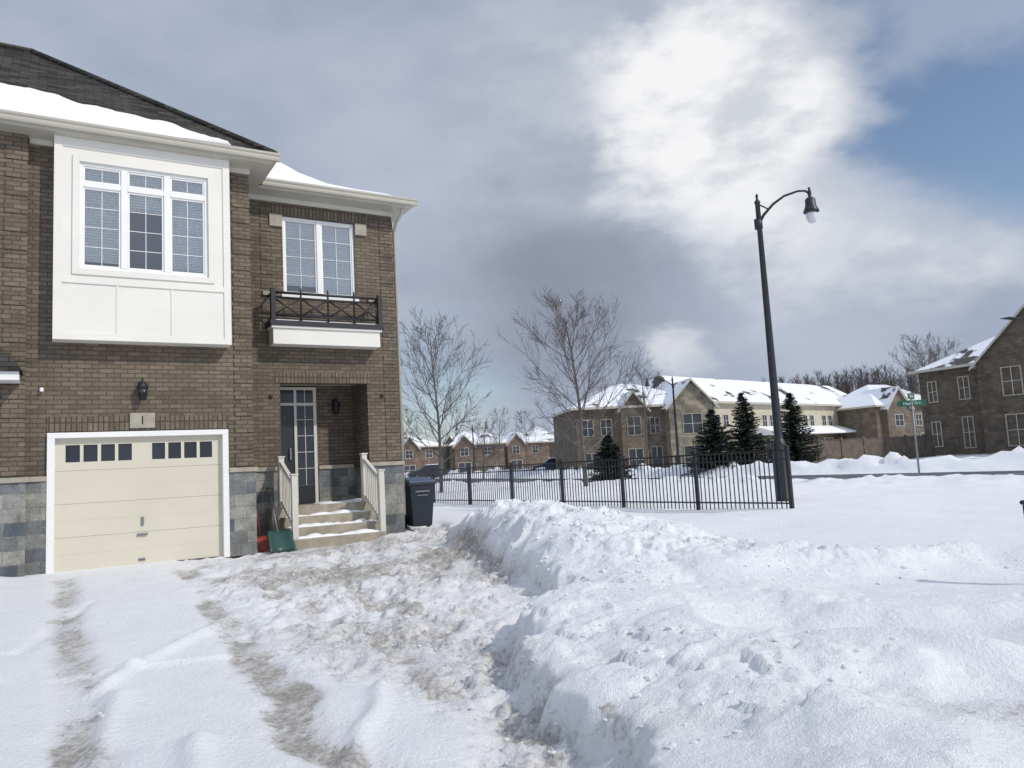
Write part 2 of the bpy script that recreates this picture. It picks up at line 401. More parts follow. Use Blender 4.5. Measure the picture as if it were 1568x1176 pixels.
    z = z + sst(-25, -18, al) * (np.exp(-((r + 6.3 + rb) / .8) ** 2) * (.10 + .1 * sst(0, 8, al)) + np.exp(-((r - 6.2 + rb) / 1.0) ** 2) * .5) * (.45 + .9 * blocks(x, y, .9, 2) + .4 * lumps(x, y, .5, 3))
    z = z + sst(18, 22, y) * sst(9, 12, x) * (1 - street) * (blocks(x, y, .5, 1) * .09)
    z = z + sst(24, 28, y) * (1 - street) * (fbm(x * .8, y * .8, 4, 2) - .4) * .16
    z = z + np.clip(sst(45, 90, y), 0, 1) * .5
    z = z + 13 * np.exp(-(((x - 120) / 75) ** 2 + ((y - 260) / 60) ** 2))
    inside = (u > -6) & (u < 6.3) & (v > .15)
    z = np.where(inside, np.minimum(z, -.02), z)
    return z, dirt

def geo(start, end, step, r):
    out = []; p = start
    while p < end: p += step; step *= r; out.append(p)
    return out
xr = list(np.arange(-4, 4, .027)) + list(np.arange(4, 9, .05)); xr += geo(9, 800, .07, 1.03)
xl = list(np.arange(-9, -4, .05)); xl = [-p for p in geo(9, 800, .07, 1.03)][::-1] + xl
xs = np.array(xl + xr)
ys = np.array([-p for p in geo(-2.6, 200, .3, 1.25)][::-1] + list(np.arange(2.7, 8, .025)) + list(np.arange(8, 14, .036)) + list(np.arange(14, 18, .07)) + geo(18, 1800, .08, 1.03))
X, Y = np.meshgrid(xs, ys)
Z, D = fields(X.ravel(), Y.ravel())
nx, ny = len(xs), len(ys)
me = bpy.data.meshes.new('snow_ground')
me.vertices.add(nx * ny)
me.vertices.foreach_set('co', np.stack([X.ravel(), Y.ravel(), Z], 1).astype(np.float32).ravel())
ii = (np.arange(ny - 1)[:, None] * nx + np.arange(nx - 1)[None, :]).ravel()
q = np.stack([ii, ii + 1, ii + nx + 1, ii + nx], 1).astype(np.int32)
me.loops.add(q.size); me.loops.foreach_set('vertex_index', q.ravel())
me.polygons.add(len(q)); me.polygons.foreach_set('loop_start', np.arange(0, q.size, 4, dtype=np.int32))
me.polygons.foreach_set('use_smooth', np.ones(len(q), dtype=bool))
me.update(calc_edges=True); me.validate()
at = me.attributes.new('dirt', 'FLOAT', 'POINT'); at.data.foreach_set('value', D.astype(np.float32))
me.materials.append(M['ground'])
go = bpy.data.objects.new('snow_ground', me); scene.collection.objects.link(go)

def clumps():
    vs, fs = [], []
    import bmesh
    bm = bmesh.new(); bmesh.ops.create_icosphere(bm, subdivisions=1, radius=1)
    bv = [v.co.copy() for v in bm.verts]; bf = [[v.index for v in f.verts] for f in bm.faces]; bm.free()
    cand = []
    while len(cand) < 2400:
        k = random.random()
        if k < .3: x = random.gauss(.9, .9); y = random.gauss(11, 1.8)
        elif k < .36: x = random.gauss(.8, .5); y = random.uniform(3.5, 8)
        elif k < .41: x = random.uniform(2, 8); y = random.gauss(8.1, .35)
        else: x = random.uniform(-3.2, .2); y = random.uniform(3.4, 13)
        cand.append((x, y, k))
    xa = np.array([c[0] for c in cand]); ya = np.array([c[1] for c in cand])
    za, da = fields(xa, ya)
    for (x, y, k), z, dd_ in zip(cand, za, da):
        if k >= .41 and (dd_ < .15 or dd_ > .5): continue
        s = random.uniform(.007, .025) * (1.7 if random.random() < .08 and k < .3 else 1)
        if k >= .41: s *= random.uniform(.35, .75)
        sx, sy, sz = s * random.uniform(.8, 1.6), s * random.uniform(.8, 1.4), s * random.uniform(.5, .95)
        a = random.random() * 6.28; i = len(vs)
        for v_ in bv:
            j = 1 + random.uniform(-.28, .28)
            px, py, pz = v_.x * sx * j, v_.y * sy * j, v_.z * sz * j
            vs.append((x + px * math.cos(a) - py * math.sin(a), y + px * math.sin(a) + py * math.cos(a), z + pz))
        fs += [[i + t for t in f] for f in bf]
    obj_from('snow_clumps', vs, fs, M['ground'], None, False)
clumps()

# road sheet
ra = R(30)
vs, fs = [], []
for i, a_ in enumerate(np.linspace(-18, 160, 60)):
    for r_ in (-4.3, 4.3):
        vs.append((r_, a_, .0 + (.5 * float(sst(45, 90, np.array(29 + a_ * .866))))+ .012))
for i in range(59): fs.append((2*i, 2*i+1, 2*i+3, 2*i+2))
rd = obj_from('road', vs, fs, M['road']); rd.location = (17.5, 29, 0); rd.rotation_euler = (0, 0, ra)

# ------------------------------------------------------------ MAIN HOUSE
HS = empty('brick_house', (OX, OY, 0), TH)
EV = 7.12
boxes('walls_brick', [
    (-.4, -.09, 0, .25, 0, EV), (2.68, 3.11, 0, .25, 0, EV), (-.09, 2.68, 0, .25, 2.24, EV),
    (2.9, 3.11, .25, 2.4, 0, EV),
    (3.11, 3.93, 1.25, 1.5, 0, EV), (5.78, 6.48, 1.25, 2.4, 0, EV),
    (3.93, 5.78, 1.25, 1.5, 3.24, 5.08), (3.93, 5.78, 1.25, 1.5, 6.75, EV),
    (3.93, 4.05, 1.25, 1.5, 5.08, 6.75), (5.6, 5.78, 1.25, 1.5, 5.08, 6.75),
    (3.11, 3.5, 1.5, 2.2, 0, 3.3), (3.11, 5.78, 2.2, 2.4, 0, 3.3),
    (-5, 6.48, 2.4, 9, 0, EV),
], M['brick'], HS)
boxes('left_wing_wall', [(-7, -.4, -.15, 2.4, 0, EV)], M['brick'], HS)
boxes('porch_ceiling', [(3.5, 5.78, 1.5, 2.2, 3.3, 3.36)], M['trim'], HS)
P = .035
boxes('stone_base', [
    (-.4, -.092, -P, 0, 0, 1.47), (2.685, 3.11 + P, -P, 0, 0, 1.47), (3.11, 3.11 + P, 0, 1.25 - P, 0, 1.47),
    (3.11 + P, 3.93, 1.25 - P, 1.25, 0, 1.47), (5.78, 6.48 + P, 1.25 - P, 1.25, 0, 1.47), (6.48, 6.48 + P, 1.25, 9, 0, 1.47),
    (4.96, 5.78, 2.2 - P, 2.2, .7, 1.47), (5.78 - P, 5.78, 1.25, 2.2 - P, .7, 1.47),
    (-7, -.4 + P, -.15 - P, -.15, 0, 1.47)], M['stone'], HS)
boxes('stone_cap', [
    (-.4, -.092, -.07, 0, 1.47, 1.55), (2.685, 3.18, -.07, 0, 1.47, 1.55),
    (3.18, 3.95, 1.18, 1.25, 1.47, 1.55), (5.74, 6.55, 1.18, 1.25, 1.47, 1.55), (6.48, 6.55, 1.25, 9, 1.47, 1.55),
    (4.96, 5.74, 2.13, 2.2, 1.47, 1.55), (-7, -.33, -.22, -.15, 1.47, 1.55)], M['limestone'], HS, .008)
ql = []
z = 1.575; i = 0
while z < EV - .35:
    w_ = .31
    ql.append((3.11 - w_, 3.122, -.013, 0, z, z + .225))
    ql.append((6.48 - w_, 6.492, 1.237, 1.25, z, z + .225))
    ql.append((-.4 - w_, -.388, -.163, -.15, z, z + .225))
    if z > 5.0: ql.append((3.6, 3.83, 1.237, 1.25, z, z + .225))
    z += .3; i += 1
boxes('quoins', ql, M['brick'], HS)
boxes('soldier_courses', [
    (-.09, 2.68, -.012, 0, 2.26, 2.5), (3.85, 5.86, 1.238, 1.25, 3.245, 3.46),
    (3.84, 5.9, 1.238, 1.25, 6.77, 7.0)], M['soldier'], HS)
boxes('keystone_blocks', [(3.78, 4.04, 1.205, 1.25, 6.5, 6.76), (5.61, 5.87, 1.205, 1.25, 6.5, 6.76),
    (3.62, 3.84, 1.19, 1.25, 5.03, 5.11), (5.86, 6.08, 1.19, 1.25, 5.03, 5.11)], M['limestone'], HS, .006)
boxes('soffit', [(-7, 3.46, -.47, .0, EV, EV + .05), (3.11, 3.46, 0, 1.0, EV, EV + .05),
                 (3.0, 6.78, .8, 1.25, EV + .002, EV + .05), (6.48, 6.78, 1.25, 9.2, EV + .002, EV + .05)], M['gutter'], HS)
boxes('frieze', [(3.13, 6.5, 1.21, 1.25, EV - .1, EV), (2.72, 3.13, -.04, 0, EV - .09, EV), (-.38, -.04, -.04, 0, EV - .09, EV)], M['trim'], HS)
def gutter(name, a, b):
    a = Vector(a); b = Vector(b); d = (b - a).normalized(); o = Vector((d.y, -d.x, 0))
    prof = [(0, 0), (.07, 0), (.085, .03), (.09, .07), (.115, .095), (.12, .13), (.1, .13), (0, .12)]
    vs = [p + o * r_ + Vector((0, 0, h_)) for p in (a, b) for r_, h_ in prof]
    n = len(prof); fs = [(i, (i + 1) % n, (i + 1) % n + n, i + n) for i in range(n)] + [tuple(range(n))[::-1], tuple(range(n, 2 * n))]
    return obj_from(name, vs, fs, M['gutter'], HS)
gutter('gutter_front', (-7, -.47, EV + .05), (3.58, -.47, EV + .05))
gutter('gutter_side', (3.46, -.47, EV + .05), (3.46, .9, EV + .05))
gutter('gutter_entry', (3.2, .8, EV + .05), (6.9, .8, EV + .05))
gutter('gutter_end', (6.78, .8, EV + .05), (6.78, 9.2, EV + .05))
tubes_obj('downspout', [([(6.62, .88, 7.17), (6.6, .95, 7.0), (6.55, 1.16, 6.85), (6.56, 1.32, 6.7), (6.56, 1.34, .4)], .04)], M['gutter'], HS, 6)
EZ = EV + .17
PK = (-.44, 3.43, 10.36)
obj_from('main_roof', [(-9, -.5, EZ), (3.5, -.5, EZ), PK, (-9, 3.43, 10.36), (3.5, 7.4, EZ), (-9, 7.4, EZ)],
         [(0, 1, 2, 3), (1, 4, 2), (4, 5, 3, 2)], M['shingle'], HS)
tubes_obj('ridge_caps', [([(3.5, -.5, EZ + .02), (PK[0], PK[1], PK[2] + .02)], .07), ([(PK[0], PK[1], PK[2] + .02), (-9, 3.43, 10.38)], .07)], M['shingle'], HS, 6)
vs, fs = [], []
nu, ntt = 120, 8
for i in range(nu):
    uu = -6 + (2.75 + 6) * i / (nu - 1)
    jag = float(fbm(np.array([uu * 2.2]), np.array([3.3]), 4, 1)[0] - .5)
    top = np.interp(uu, [-6, -2, -1, .2, 1.2, 2.0, 2.75], [.55, .50, .42, .30, .20, .14, .05]) + jag * .14
    bot = .008 + max(0, jag) * .03 + (0.03 if uu > 1.9 else 0)
    top = max(top, bot + .004)
    for j in range(ntt):
        t = bot + (top - bot) * j / (ntt - 1)
        e = 0.0 if j in (0, ntt - 1) or i in (0, nu - 1) else .07 + .04 * jag
        if j in (0, ntt - 1): e = -.01
        umax = 3.5 - 3.94 * t
        vs.append((min(uu, umax - .1), -.5 + 3.93 * t - e * .6, EZ + (10.36 - EZ) * t + e * .8))
for i in range(nu - 1):
    for j in range(ntt - 1):
        a = i * ntt + j; fs.append((a, a + ntt, a + ntt + 1, a + 1))
obj_from('roof_snow', vs, fs, M['snow'], HS, True)
dd = [0, .5, 1.0, 1.5, 2.0, 2.5, 3.2]; hh = [0, .14, .34, .62, .98, 1.42, 2.1]
def bell(name, mat, off, inset, wav=0):
    vs, fs = [], []
    n = len(dd)
    us = np.linspace(0, 1, 40)
    for k in range(n):
        d = dd[k] + (inset if k == 0 else 0); h = hh[k] + off + (.1 * inset if k == 0 else 0)
        if k == 0: h = EZ + (off * .3 if off else 0)
        else: h = EZ + h
        for t in us:
            uu = 2.7 + (6.85 - d - 2.7) * t
            wv = wav * float(fbm(np.array([uu * 2]), np.array([d * 2.]), 3, 2)[0] - .5)
            vs.append((uu, .72 + d + (wv if k == 0 else 0), h + (wv * .6 if k else 0)))
        vs.append((6.85 - d, 9.2 - d, h))
    m_ = len(us) + 1
    for k in range(n - 1):
        for j in range(m_ - 1):
            a = k * m_ + j; fs.append((a, a + 1, a + 1 + m_, a + m_))
    obj_from(name, vs, fs, mat, HS, bool(off))
bell('entry_roof', M['shingle'], 0, 0)
bell('entry_roof_snow', M['snow'], .09, .12, .26)

# ---- bay
BV = -.3
wu0, wu1, wz0, wz1 = .335, 2.34, 4.91, 6.73
boxes('bay_panels', [(-.02, wu0, BV, 0, 3.77, EV), (wu1, 2.70, BV, 0, 3.77, EV), (wu0, wu1, BV, 0, 3.77, wz0), (wu0, wu1, BV, 0, wz1, EV)], M['panel'], HS)
T = .022
boxes('bay_trim', [
    (-.03, .09, BV - T, BV, 3.75, EV), (2.59, 2.71, BV - T, BV, 3.75, EV),
    (.09, 2.59, BV - T, BV, EV - .16, EV), (.09, 2.59, BV - T, BV, 4.66, 4.76), (.09, 2.59, BV - T, BV, 3.75, 3.84),
    (.88, .92, BV - T + .008, BV, 3.84, 4.66), (1.72, 1.76, BV - T + .008, BV, 3.84, 4.66),
    (wu0 - .1, wu0, BV - T - .005, BV, wz0 - .1, wz1 + .1), (wu1, wu1 + .1, BV - T - .005, BV, wz0 - .1, wz1 + .1),
    (wu0, wu1, BV - T - .005, BV, wz0 - .1, wz0), (wu0, wu1, BV - T - .005, BV, wz1, wz1 + .1),
    (-.03, 2.71, BV - T - .01, 0, 3.72, 3.75)], M['panel'], HS, .004)
def window(name, u0, u1, z0, z1, v, cols, tz=None, grid=(2, 4), blinds=None, parent=HS):
    fr_ = []; f = .055
    fr_ += [(u0, u0 + f, v + .02, v + .1, z0, z1), (u1 - f, u1, v + .02, v + .1, z0, z1), (u0 + f, u1 - f, v + .02, v + .1, z0, z0 + f), (u0 + f, u1 - f, v + .02, v + .1, z1 - f, z1)]
    cw = (u1 - u0) / cols
    for i in range(1, cols):
        c_ = u0 + cw * i; fr_.append((c_ - .05, c_ + .05, v + .015, v + .1, z0 + f, z1 - f))
    if tz: 
        for i in range(cols):
            fr_.append((u0 + cw * i + .052, u0 + cw * (i + 1) - .052, v + .018, v + .1, tz - .045, tz + .045))
    boxes(name + '_frame', fr_, M['white'], parent, .005)
    sash, munt, blind = [], [], []
    for i in range(cols):
        a = u0 + cw * i + .052; b_ = u0 + cw * (i + 1) - .052
        segs = [(z0 + f, (tz - .045) if tz else z1 - f, grid)] + ([(tz + .045, z1 - f, (grid[0], 1))] if tz else [])
        for (p, q_, g) in segs:
            s_ = .03
            sash += [(a, a + s_, v + .04, v + .085, p, q_), (b_ - s_, b_, v + .04, v + .085, p, q_), (a + s_, b_ - s_, v + .04, v + .085, p, p + s_), (a + s_, b_ - s_, v + .04, v + .085, q_ - s_, q_)]
            for k in range(1, g[0]):
                x_ = a + (b_ - a) * k / g[0]; munt.append((x_ - .005, x_ + .005, v + .058, v + .066, p + s_, q_ - s_))
            for k in range(1, g[1]):
                zz = p + (q_ - p) * k / g[1]; munt.append((a + s_, b_ - s_, v + .056, v + .064, zz - .005, zz + .005))
        bz = z0 + .1 if blinds is None else blinds[i]
        if bz is not None: blind.append((a, b_, v + .087, v + .09, bz, z1 - .02))
    boxes(name + '_sash', sash, M['white'], parent, .003)
    boxes(name + '_muntins', munt, M['white'], parent)
    g0 = v + .07
    obj_from(name + '_glass', [(u0 + .05, g0, z0 + .05), (u1 - .05, g0, z0 + .05), (u1 - .05, g0, z1 - .05), (u0 + .05, g0, z1 - .05)], [(0, 1, 2, 3)], M['glass'], parent)
    if blind: boxes(name + '_blinds', blind, M['blind'], parent)
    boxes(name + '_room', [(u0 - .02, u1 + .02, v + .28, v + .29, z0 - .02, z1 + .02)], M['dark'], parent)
window('bay_window', wu0, wu1, wz0, wz1, BV, 3, 6.36, (2, 4), [5.05, 6.0, 5.02])
window('upper_window', 4.05, 5.6, 5.08, 6.75, 1.25 + .02, 2, None, (2, 4), [5.3, 5.15])
boxes('window_sill', [(4.0, 5.65, 1.2, 1.27, 5.02, 5.08)], M['white'], HS, .005)
# ---- garage
boxes('garage_trim', [(-.09, .02, -.05, .12, 0, 2.15), (2.58, 2.68, -.05, .12, 0, 2.15), (-.09, 2.68, -.05, .12, 2.15, 2.24)], M['white'], HS, .006)
gd = []; du0, du1 = .02, 2.58
for k in range(3): gd.append((du0, du1, .06, .1, .02 + k * .535, .02 + (k + 1) * .535 - .004))
ztop0 = .02 + 3 * .535
def frame_rects():
    out = []
    gz0, gz1 = 1.76, 2.04
    groups = [(.17, 1.14), (1.45, 2.42)]
    out.append((du0, du1, .06, .1, ztop0, gz0)); out.append((du0, du1, .06, .1, gz1, 2.15))
    wins = []
    for a, b_ in groups:
        wd = (b_ - a - .05 * 3) / 4
        for k in range(4): wins.append((a + k * (wd + .05), a + k * (wd + .05) + wd))
    p = du0
    for a, b_ in wins:
        out.append((p, a, .06, .1, gz0, gz1)); p = b_
    out.append((p, du1, .06, .1, gz0, gz1))
    return out, wins, gz0, gz1
o_, wins, gz0, gz1 = frame_rects()
boxes('garage_door', gd + o_, M['garage'], HS)
boxes('garage_door_ribs', [(du0, du1, .0575, .06, .02 + k * .535 + .262, .02 + k * .535 + .272) for k in range(3)], M['garage'], HS)
boxes('garage_glass', [(a, b_, .078, .083, gz0, gz1) for a, b_ in wins], M['glass_far'], HS)
boxes('garage_seal', [(du0, du1, .045, .1, 0, .02)], M['rubber'], HS)
boxes('garage_handle', [(1.28, 1.32, .035, .06, .66, .8), (1.22, 1.38, .02, .06, .5, .53), (1.24, 1.34, .04, .06, .08, .12)], M['galv'], HS, .005)
boxes('number_plaque', [(1.1, 1.49, -.045, -.012, 2.29, 2.55)], M['limestone'], HS, .01)
text('number', '1', .2, (1.295, -.048, 2.42), (R(90), 0, 0), M['black'], HS)
def lantern(u, v, z, nm):
    boxes(nm, [(u - .05, u + .05, v - .03, v, z + .1, z + .34), (u - .015, u + .015, v - .14, v - .03, z + .3, z + .33)], M['black'], HS, .005)
    lathe(nm + '_cage', [(.03, 0), (.06, .03), (.085, .22), (.095, .23), (.05, .3), (.015, .34), (.01, .38)], (u, v - .14, z), M['black'], HS, 6)
    lathe(nm + '_glass', [(.063, .06), (.083, .19)], (u, v - .14, z + .004), M['glass_far'], HS, 6)
lantern(1.29, 0, 2.75, 'wall_lantern')
lantern(5.35, 2.2, 2.65, 'porch_lantern')
boxes('sensor', [(-.2, -.14, -.08, 0, 2.9, 2.97)], M['white'], HS, .02)
boxes('hose_bibs', [(3.72, 3.78, 1.2, 1.25, 2.93, 3.0), (6.08, 6.14, 1.2, 1.25, 2.95, 3.02)], M['black'], HS, .01)
boxes('canopy_fascia', [(-3.0, -.46, -.6, -.15, 3.02, 3.16)], M['white'], HS, .01)
obj_from('canopy_roof', [(-3.05, -.66, 3.16), (-.42, -.66, 3.16), (-.42, -.15, 3.16), (-3.05, -.15, 3.16), (-.6, -.4, 3.42), (-3.05, -.4, 3.42), (-.6, -.15, 3.5), (-3.05, -.15, 3.5)],
         [(0, 1, 4, 5), (5, 4, 6, 7), (1, 2, 6, 4), (0, 3, 2, 1)], M['shingle'], HS)

# ---- balcony
boxes('balcony_base', [(3.73, 5.97, .88, 1.24, 3.98, 4.30)], M['panel'], HS, .006)
boxes('balcony_ledge', [(3.69, 6.01, .84, 1.24, 4.30, 4.35)], M['panel'], HS, .006)
boxes('balcony_deck', [(3.66, 6.04, .81, 1.24, 4.35, 4.45)], M['black'], HS, .006)
boxes('balcony_snow', [(3.75, 5.95, .9, 1.22, 4.45, 4.49)], M['snow'], HS, .02)
tl = []
y0 = .86; ua, ub = 3.73, 5.97
tl += [([(ua, y0, 5.02), (ub, y0, 5.02)], .028), ([(ua, y0, 4.92), (ub, y0, 4.92)], .018), ([(ua, y0, 4.55), (ub, y0, 4.55)], .022),
       ([(ua, y0, 5.02), (ua, 1.25, 5.02)], .025), ([(ub, y0, 5.02), (ub, 1.25, 5.02)], .025), ([(ua, y0, 4.53), (ua, 1.25, 4.53)], .014), ([(ub, y0, 4.53), (ub, 1.25, 4.53)], .014)]
npan = 4; pw = (ub - ua) / npan
for k in range(npan):
    a = ua + k * pw; b_ = a + pw
    tl += [([(a, y0, 4.55), (b_, y0, 4.92)], .019), ([(a, y0, 4.92), (b_, y0, 4.55)], .019)]
for k in range(1, npan): tl.append(([(ua + k * pw, y0, 4.43), (ua + k * pw, y0, 5.1), (ua + k * pw, y0, 5.15)], [.02, .02, .002]))
for uu in (ua, ub): tl += [([(uu, 1.05, 4.43), (uu, 1.05, 5.02)], .015)]
tubes_obj('balcony_railing', tl, M['black'], HS, 6)
boxes('balcony_posts', [(ua - .045, ua + .045, y0 - .045, y0 + .045, 4.43, 5.1), (ub - .045, ub + .045, y0 - .045, y0 + .045, 4.43, 5.1)], M['black'], HS, .006)

# ---- door
DV = 2.2
boxes('door_frame', [(3.5, 3.58, DV - .06, DV, .76, 3.2), (4.44, 4.5, DV - .06, DV, .76, 3.2), (4.86, 4.93, DV - .06, DV, .76, 3.2),
    (3.58, 4.44, DV - .06, DV, 2.86, 2.92), (4.5, 4.86, DV - .06, DV, 2.86, 2.92), (3.5, 4.93, DV - .065, DV, 3.2, 3.26)], M['trim'], HS, .005)
boxes('front_door', [(3.6, 4.42, DV - .05, DV - .005, .8, 2.85), (4.5, 4.86, DV - .05, DV - .005, .76, 1.15)], M['blackdoor'], HS, .004)
boxes('door_glass', [(3.75, 4.27, DV - .058, DV - .051, 1.3, 2.65), (4.5, 4.86, DV - .03, DV - .02, 1.15, 2.86), (3.58, 4.44, DV - .03, DV - .02, 2.92, 3.2), (4.5, 4.86, DV - .03, DV - .02, 2.92, 3.2)], M['glass_far'], HS)
mt = [(4.673, 4.687, DV - .045, DV - .035, 1.15, 2.86), (4.0, 4.014, DV - .07, DV - .06, 1.3, 2.65), (4.0, 4.014, DV - .045, DV - .035, 2.92, 3.2), (4.673, 4.687, DV - .045, DV - .035, 2.92, 3.2)]
mt += [(4.5, 4.86, DV - .044, DV - .034, zz, zz + .012) for zz in (1.5, 1.85, 2.2, 2.55)]
boxes('door_muntins', mt, M['trim'], HS)
boxes('door_handle', [(4.32, 4.36, DV - .1, DV - .05, 1.7, 1.95)], M['galv'], HS, .006)
boxes('porch_steps', [(3.78, 5.6, -.05, .25, -.1, .19), (3.78, 5.6, .25, .55, -.1, .38), (3.78, 5.6, .55, .85, -.1, .57), (3.62, 5.74, .85, 2.2, -.1, .76)], M['concrete'], HS, .015)
boxes('doormat', [(4.0, 4.7, 1.7, 2.08, .76, .775)], M['black'], HS)
vs, fs = [], []
def snow_patch(u0, u1, v0, v1, z0, h, k):
    n1, n2 = 40, 8; b0 = len(vs)
    for i in range(n1):
        for j in range(n2):
            a = i / (n1 - 1); b_ = j / (n2 - 1)
            e = min(a, 1 - a) * 8; e2 = min(b_, 1 - b_) * 3; e = min(1, e, e2 + .0)
            nz = float(fbm(np.array([(u0 + a * (u1 - u0)) * 4.]), np.array([v0 * 7 + b_ * 2.]), 3, k)[0])
            uu = u0 + a * (u1 - u0); vv = v0 + b_ * (v1 - v0)
            if j == 0: vv += nz * .05
            vs.append((uu, vv, z0 - .016 + h * (e ** .5) * (nz * 2.2 - .5)))
    for i in range(n1 - 1):
        for j in range(n2 - 1):
            a = b0 + i * n2 + j; fs.append((a, a + n2, a + n2 + 1, a + 1))
snow_patch(3.8, 5.58, -.04, .26, .19, .07, 1); snow_patch(3.8, 5.58, .265, .56, .38, .07, 3); snow_patch(3.8, 5.58, .565, .86, .57, .07, 5)
snow_patch(4.6, 5.7, .88, 1.7, .76, .06, 2)
obj_from('step_snow', vs, fs, M['snow'], HS, True)
rl = []
def railing(u):
    rl.append((u - .055, u + .055, -.04, .07, .0, 1.36)); rl.append((u - .055, u + .055, .9, 1.01, .5, 1.72))
railing(3.84); railing(5.54)
boxes('rail_posts', rl, M['trim'], HS, .006)
boxes('rail_post_caps', [(a - .015, b_ + .015, c_ - .015, d + .015, f_, f_ + .03) for (a, b_, c_, d, e, f_) in rl], M['trim'], HS, .008)
vs, fs = [], []
def beam(p, q_, w_, h_):
    p = Vector(p); q_ = Vector(q_); i = len(vs)
    for e in (p, q_):
        for a, c_ in ((-1, -1), (1, -1), (1, 1), (-1, 1)): vs.append((e.x + a * w_ / 2, e.y, e.z + c_ * h_ / 2))
    fs.extend([(i, i+3, i+2, i+1), (i+4, i+5, i+6, i+7), (i, i+1, i+5, i+4), (i+1, i+2, i+6, i+5), (i+2, i+3, i+7, i+6), (i+3, i, i+4, i+7)])
for u in (3.84, 5.54):
    beam((u, .07, 1.24), (u, .9, 1.62), .07, .06); beam((u, .07, .42), (u, .9, .86), .045, .06)
    for k in range(1, 8):
        t = k / 8; vv = .07 + .83 * t
        i = len(vs)
        za, zb = .42 + .44 * t, 1.24 + .38 * t
        a, b_, c_, d = u - .018, u + .018, vv - .018, vv + .018
        vs += [(a, c_, za), (b_, c_, za), (b_, d, za), (a, d, za), (a, c_, zb), (b_, c_, zb), (b_, d, zb), (a, d, zb)]
        fs += [(i, i+1, i+5, i+4), (i+1, i+2, i+6, i+5), (i+2, i+3, i+7, i+6), (i+3, i, i+4, i+7)]
obj_from('rail_balusters', vs, fs, M['trim'], HS)

def h2w(u, v, z=0): return (OX + u * CU - v * SU, OY + u * SU + v * CU, z)
sh = empty('snow_shovel', h2w(3.3, .35, 0), TH)
tubes_obj('handle', [([(.0, .05, .3), (-.08, .28, 1.12)], .016)], M['red'], sh, 8)
tubes_obj('grip', [([(-.14, .28, 1.22), (-.08, .28, 1.12), (-.02, .28, 1.22), (-.14, .28, 1.22)], .014)], M['black'], sh, 6)
def scoop(name, parent, w_, h_, dp, mat):
    vs, fs = [], []; n = 9; mm = 7
    for i in range(n):
        a = -1 + 2 * i / (n - 1)
        for j in range(mm):
            t = j / (mm - 1)
            vs.append((a * w_ / 2 * (1 - .12 * t), -.18 + dp * (a * a * -.55 - (1 - t) * .45) + t * .22, .02 + t * h_))
    for i in range(n - 1):
        for j in range(mm - 1):
            q0 = i * mm + j; fs.append((q0, q0 + mm, q0 + mm + 1, q0 + 1))
    o = obj_from(name, vs, fs, mat, parent, True)
    md = o.modifiers.new('s', 'SOLIDIFY'); md.thickness = .015
scoop('blade', sh, .20, .26, .08, M['red'])
sc = empty('snow_scoop', h2w(3.55, .1, 0), TH)
scoop('pan', sc, .46, .36, .22, M['green'])
tubes_obj('shaft', [([(.0, .0, .3), (-.02, .42, 1.0)], .017)], M['galv'], sc, 8)
tubes_obj('d_grip', [([(-.02, .42, 1.0), (-.09, .45, 1.06), (-.08, .47, 1.14), (.04, .47, 1.14), (.05, .45, 1.06), (-.02, .42, 1.0)], .016)], M['black'], sc, 6)

def wheelie(u, v, rz):
    p = h2w(u, v); e = empty('wheeled_bin', (p[0], p[1], .06), TH + rz)
    vs = [(-.22, -.26, .06), (.22, -.26, .06), (.22, .22, .06), (-.22, .22, .06), (-.29, -.34, .98), (.29, -.34, .98), (.29, .3, .98), (-.29, .3, .98)]
    fs = [(0, 3, 2, 1), (4, 5, 6, 7), (0, 1, 5, 4), (1, 2, 6, 5), (2, 3, 7, 6), (3, 0, 4, 7)]
    o = obj_from('body', vs, fs, M['bin'], e); md = o.modifiers.new('b', 'BEVEL'); md.width = .03; md.segments = 3
    boxes('rim', [(-.31, .31, -.36, .32, .95, 1.0)], M['bin'], e, .012)
    vs = [(-.31, -.37, 1.0), (.31, -.37, 1.0), (.31, .34, 1.0), (-.31, .34, 1.0), (-.29, -.35, 1.06), (.29, -.35, 1.06), (.27, .32, 1.13), (-.27, .32, 1.13)]
    o = obj_from('lid', vs, fs, M['binlid'], e); md = o.modifiers.new('b', 'BEVEL'); md.width = .02; md.segments = 3
    tubes_obj('handle', [([(-.27, .38, 1.0), (.27, .38, 1.0)], .018)], M['bin'], e, 8)
    tubes_obj('wheels', [([(-.3, .24, .12), (-.24, .24, .12)], .12), ([(.24, .24, .12), (.3, .24, .12)], .12)], M['rubber'], e, 16)
    boxes('label', [(-.16, .16, -.345, -.322, .8, .83), (-.12, .12, -.34, -.318, .72, .74)], M['galv'], e)
wheelie(6.98, 1.5, R(-8)); wheelie(6.98, 2.35, R(5))

# ------------------------------------------------------------ iron fence
fa = Vector((5.46, 15.6)); fb = Vector((-3.9, 28.8))
fl = (fb - fa).length; fe = empty('iron_fence', (fa.x, fa.y, .12), math.atan2(fb.y - fa.y, fb.x - fa.x))
span = 14.6 / 6
np_ = int(fl / span) + 1
pk, po = [], []
for k in range(np_ + 1):
    x_ = k * span; po.append((x_ - .035, x_ + .035, -.035, .035, -.2, 1.28)); po.append((x_ - .045, x_ + .045, -.045, .045, 1.28, 1.31))
    if k < np_:
        npk = 21
        for i in range(1, npk): 
            xx = x_ + span * i / npk; pk.append((xx - .009, xx + .009, -.009, .009, .0, 1.2))
tot = np_ * span
boxes('posts', po, M['black'], fe)
boxes('pickets', pk, M['black'], fe)
boxes('rails', [(0, tot, -.018, .018, 1.2, 1.235), (0, tot, -.016, .016, 1.03, 1.06), (0, tot, -.016, .016, .14, .17)], M['black'], fe)

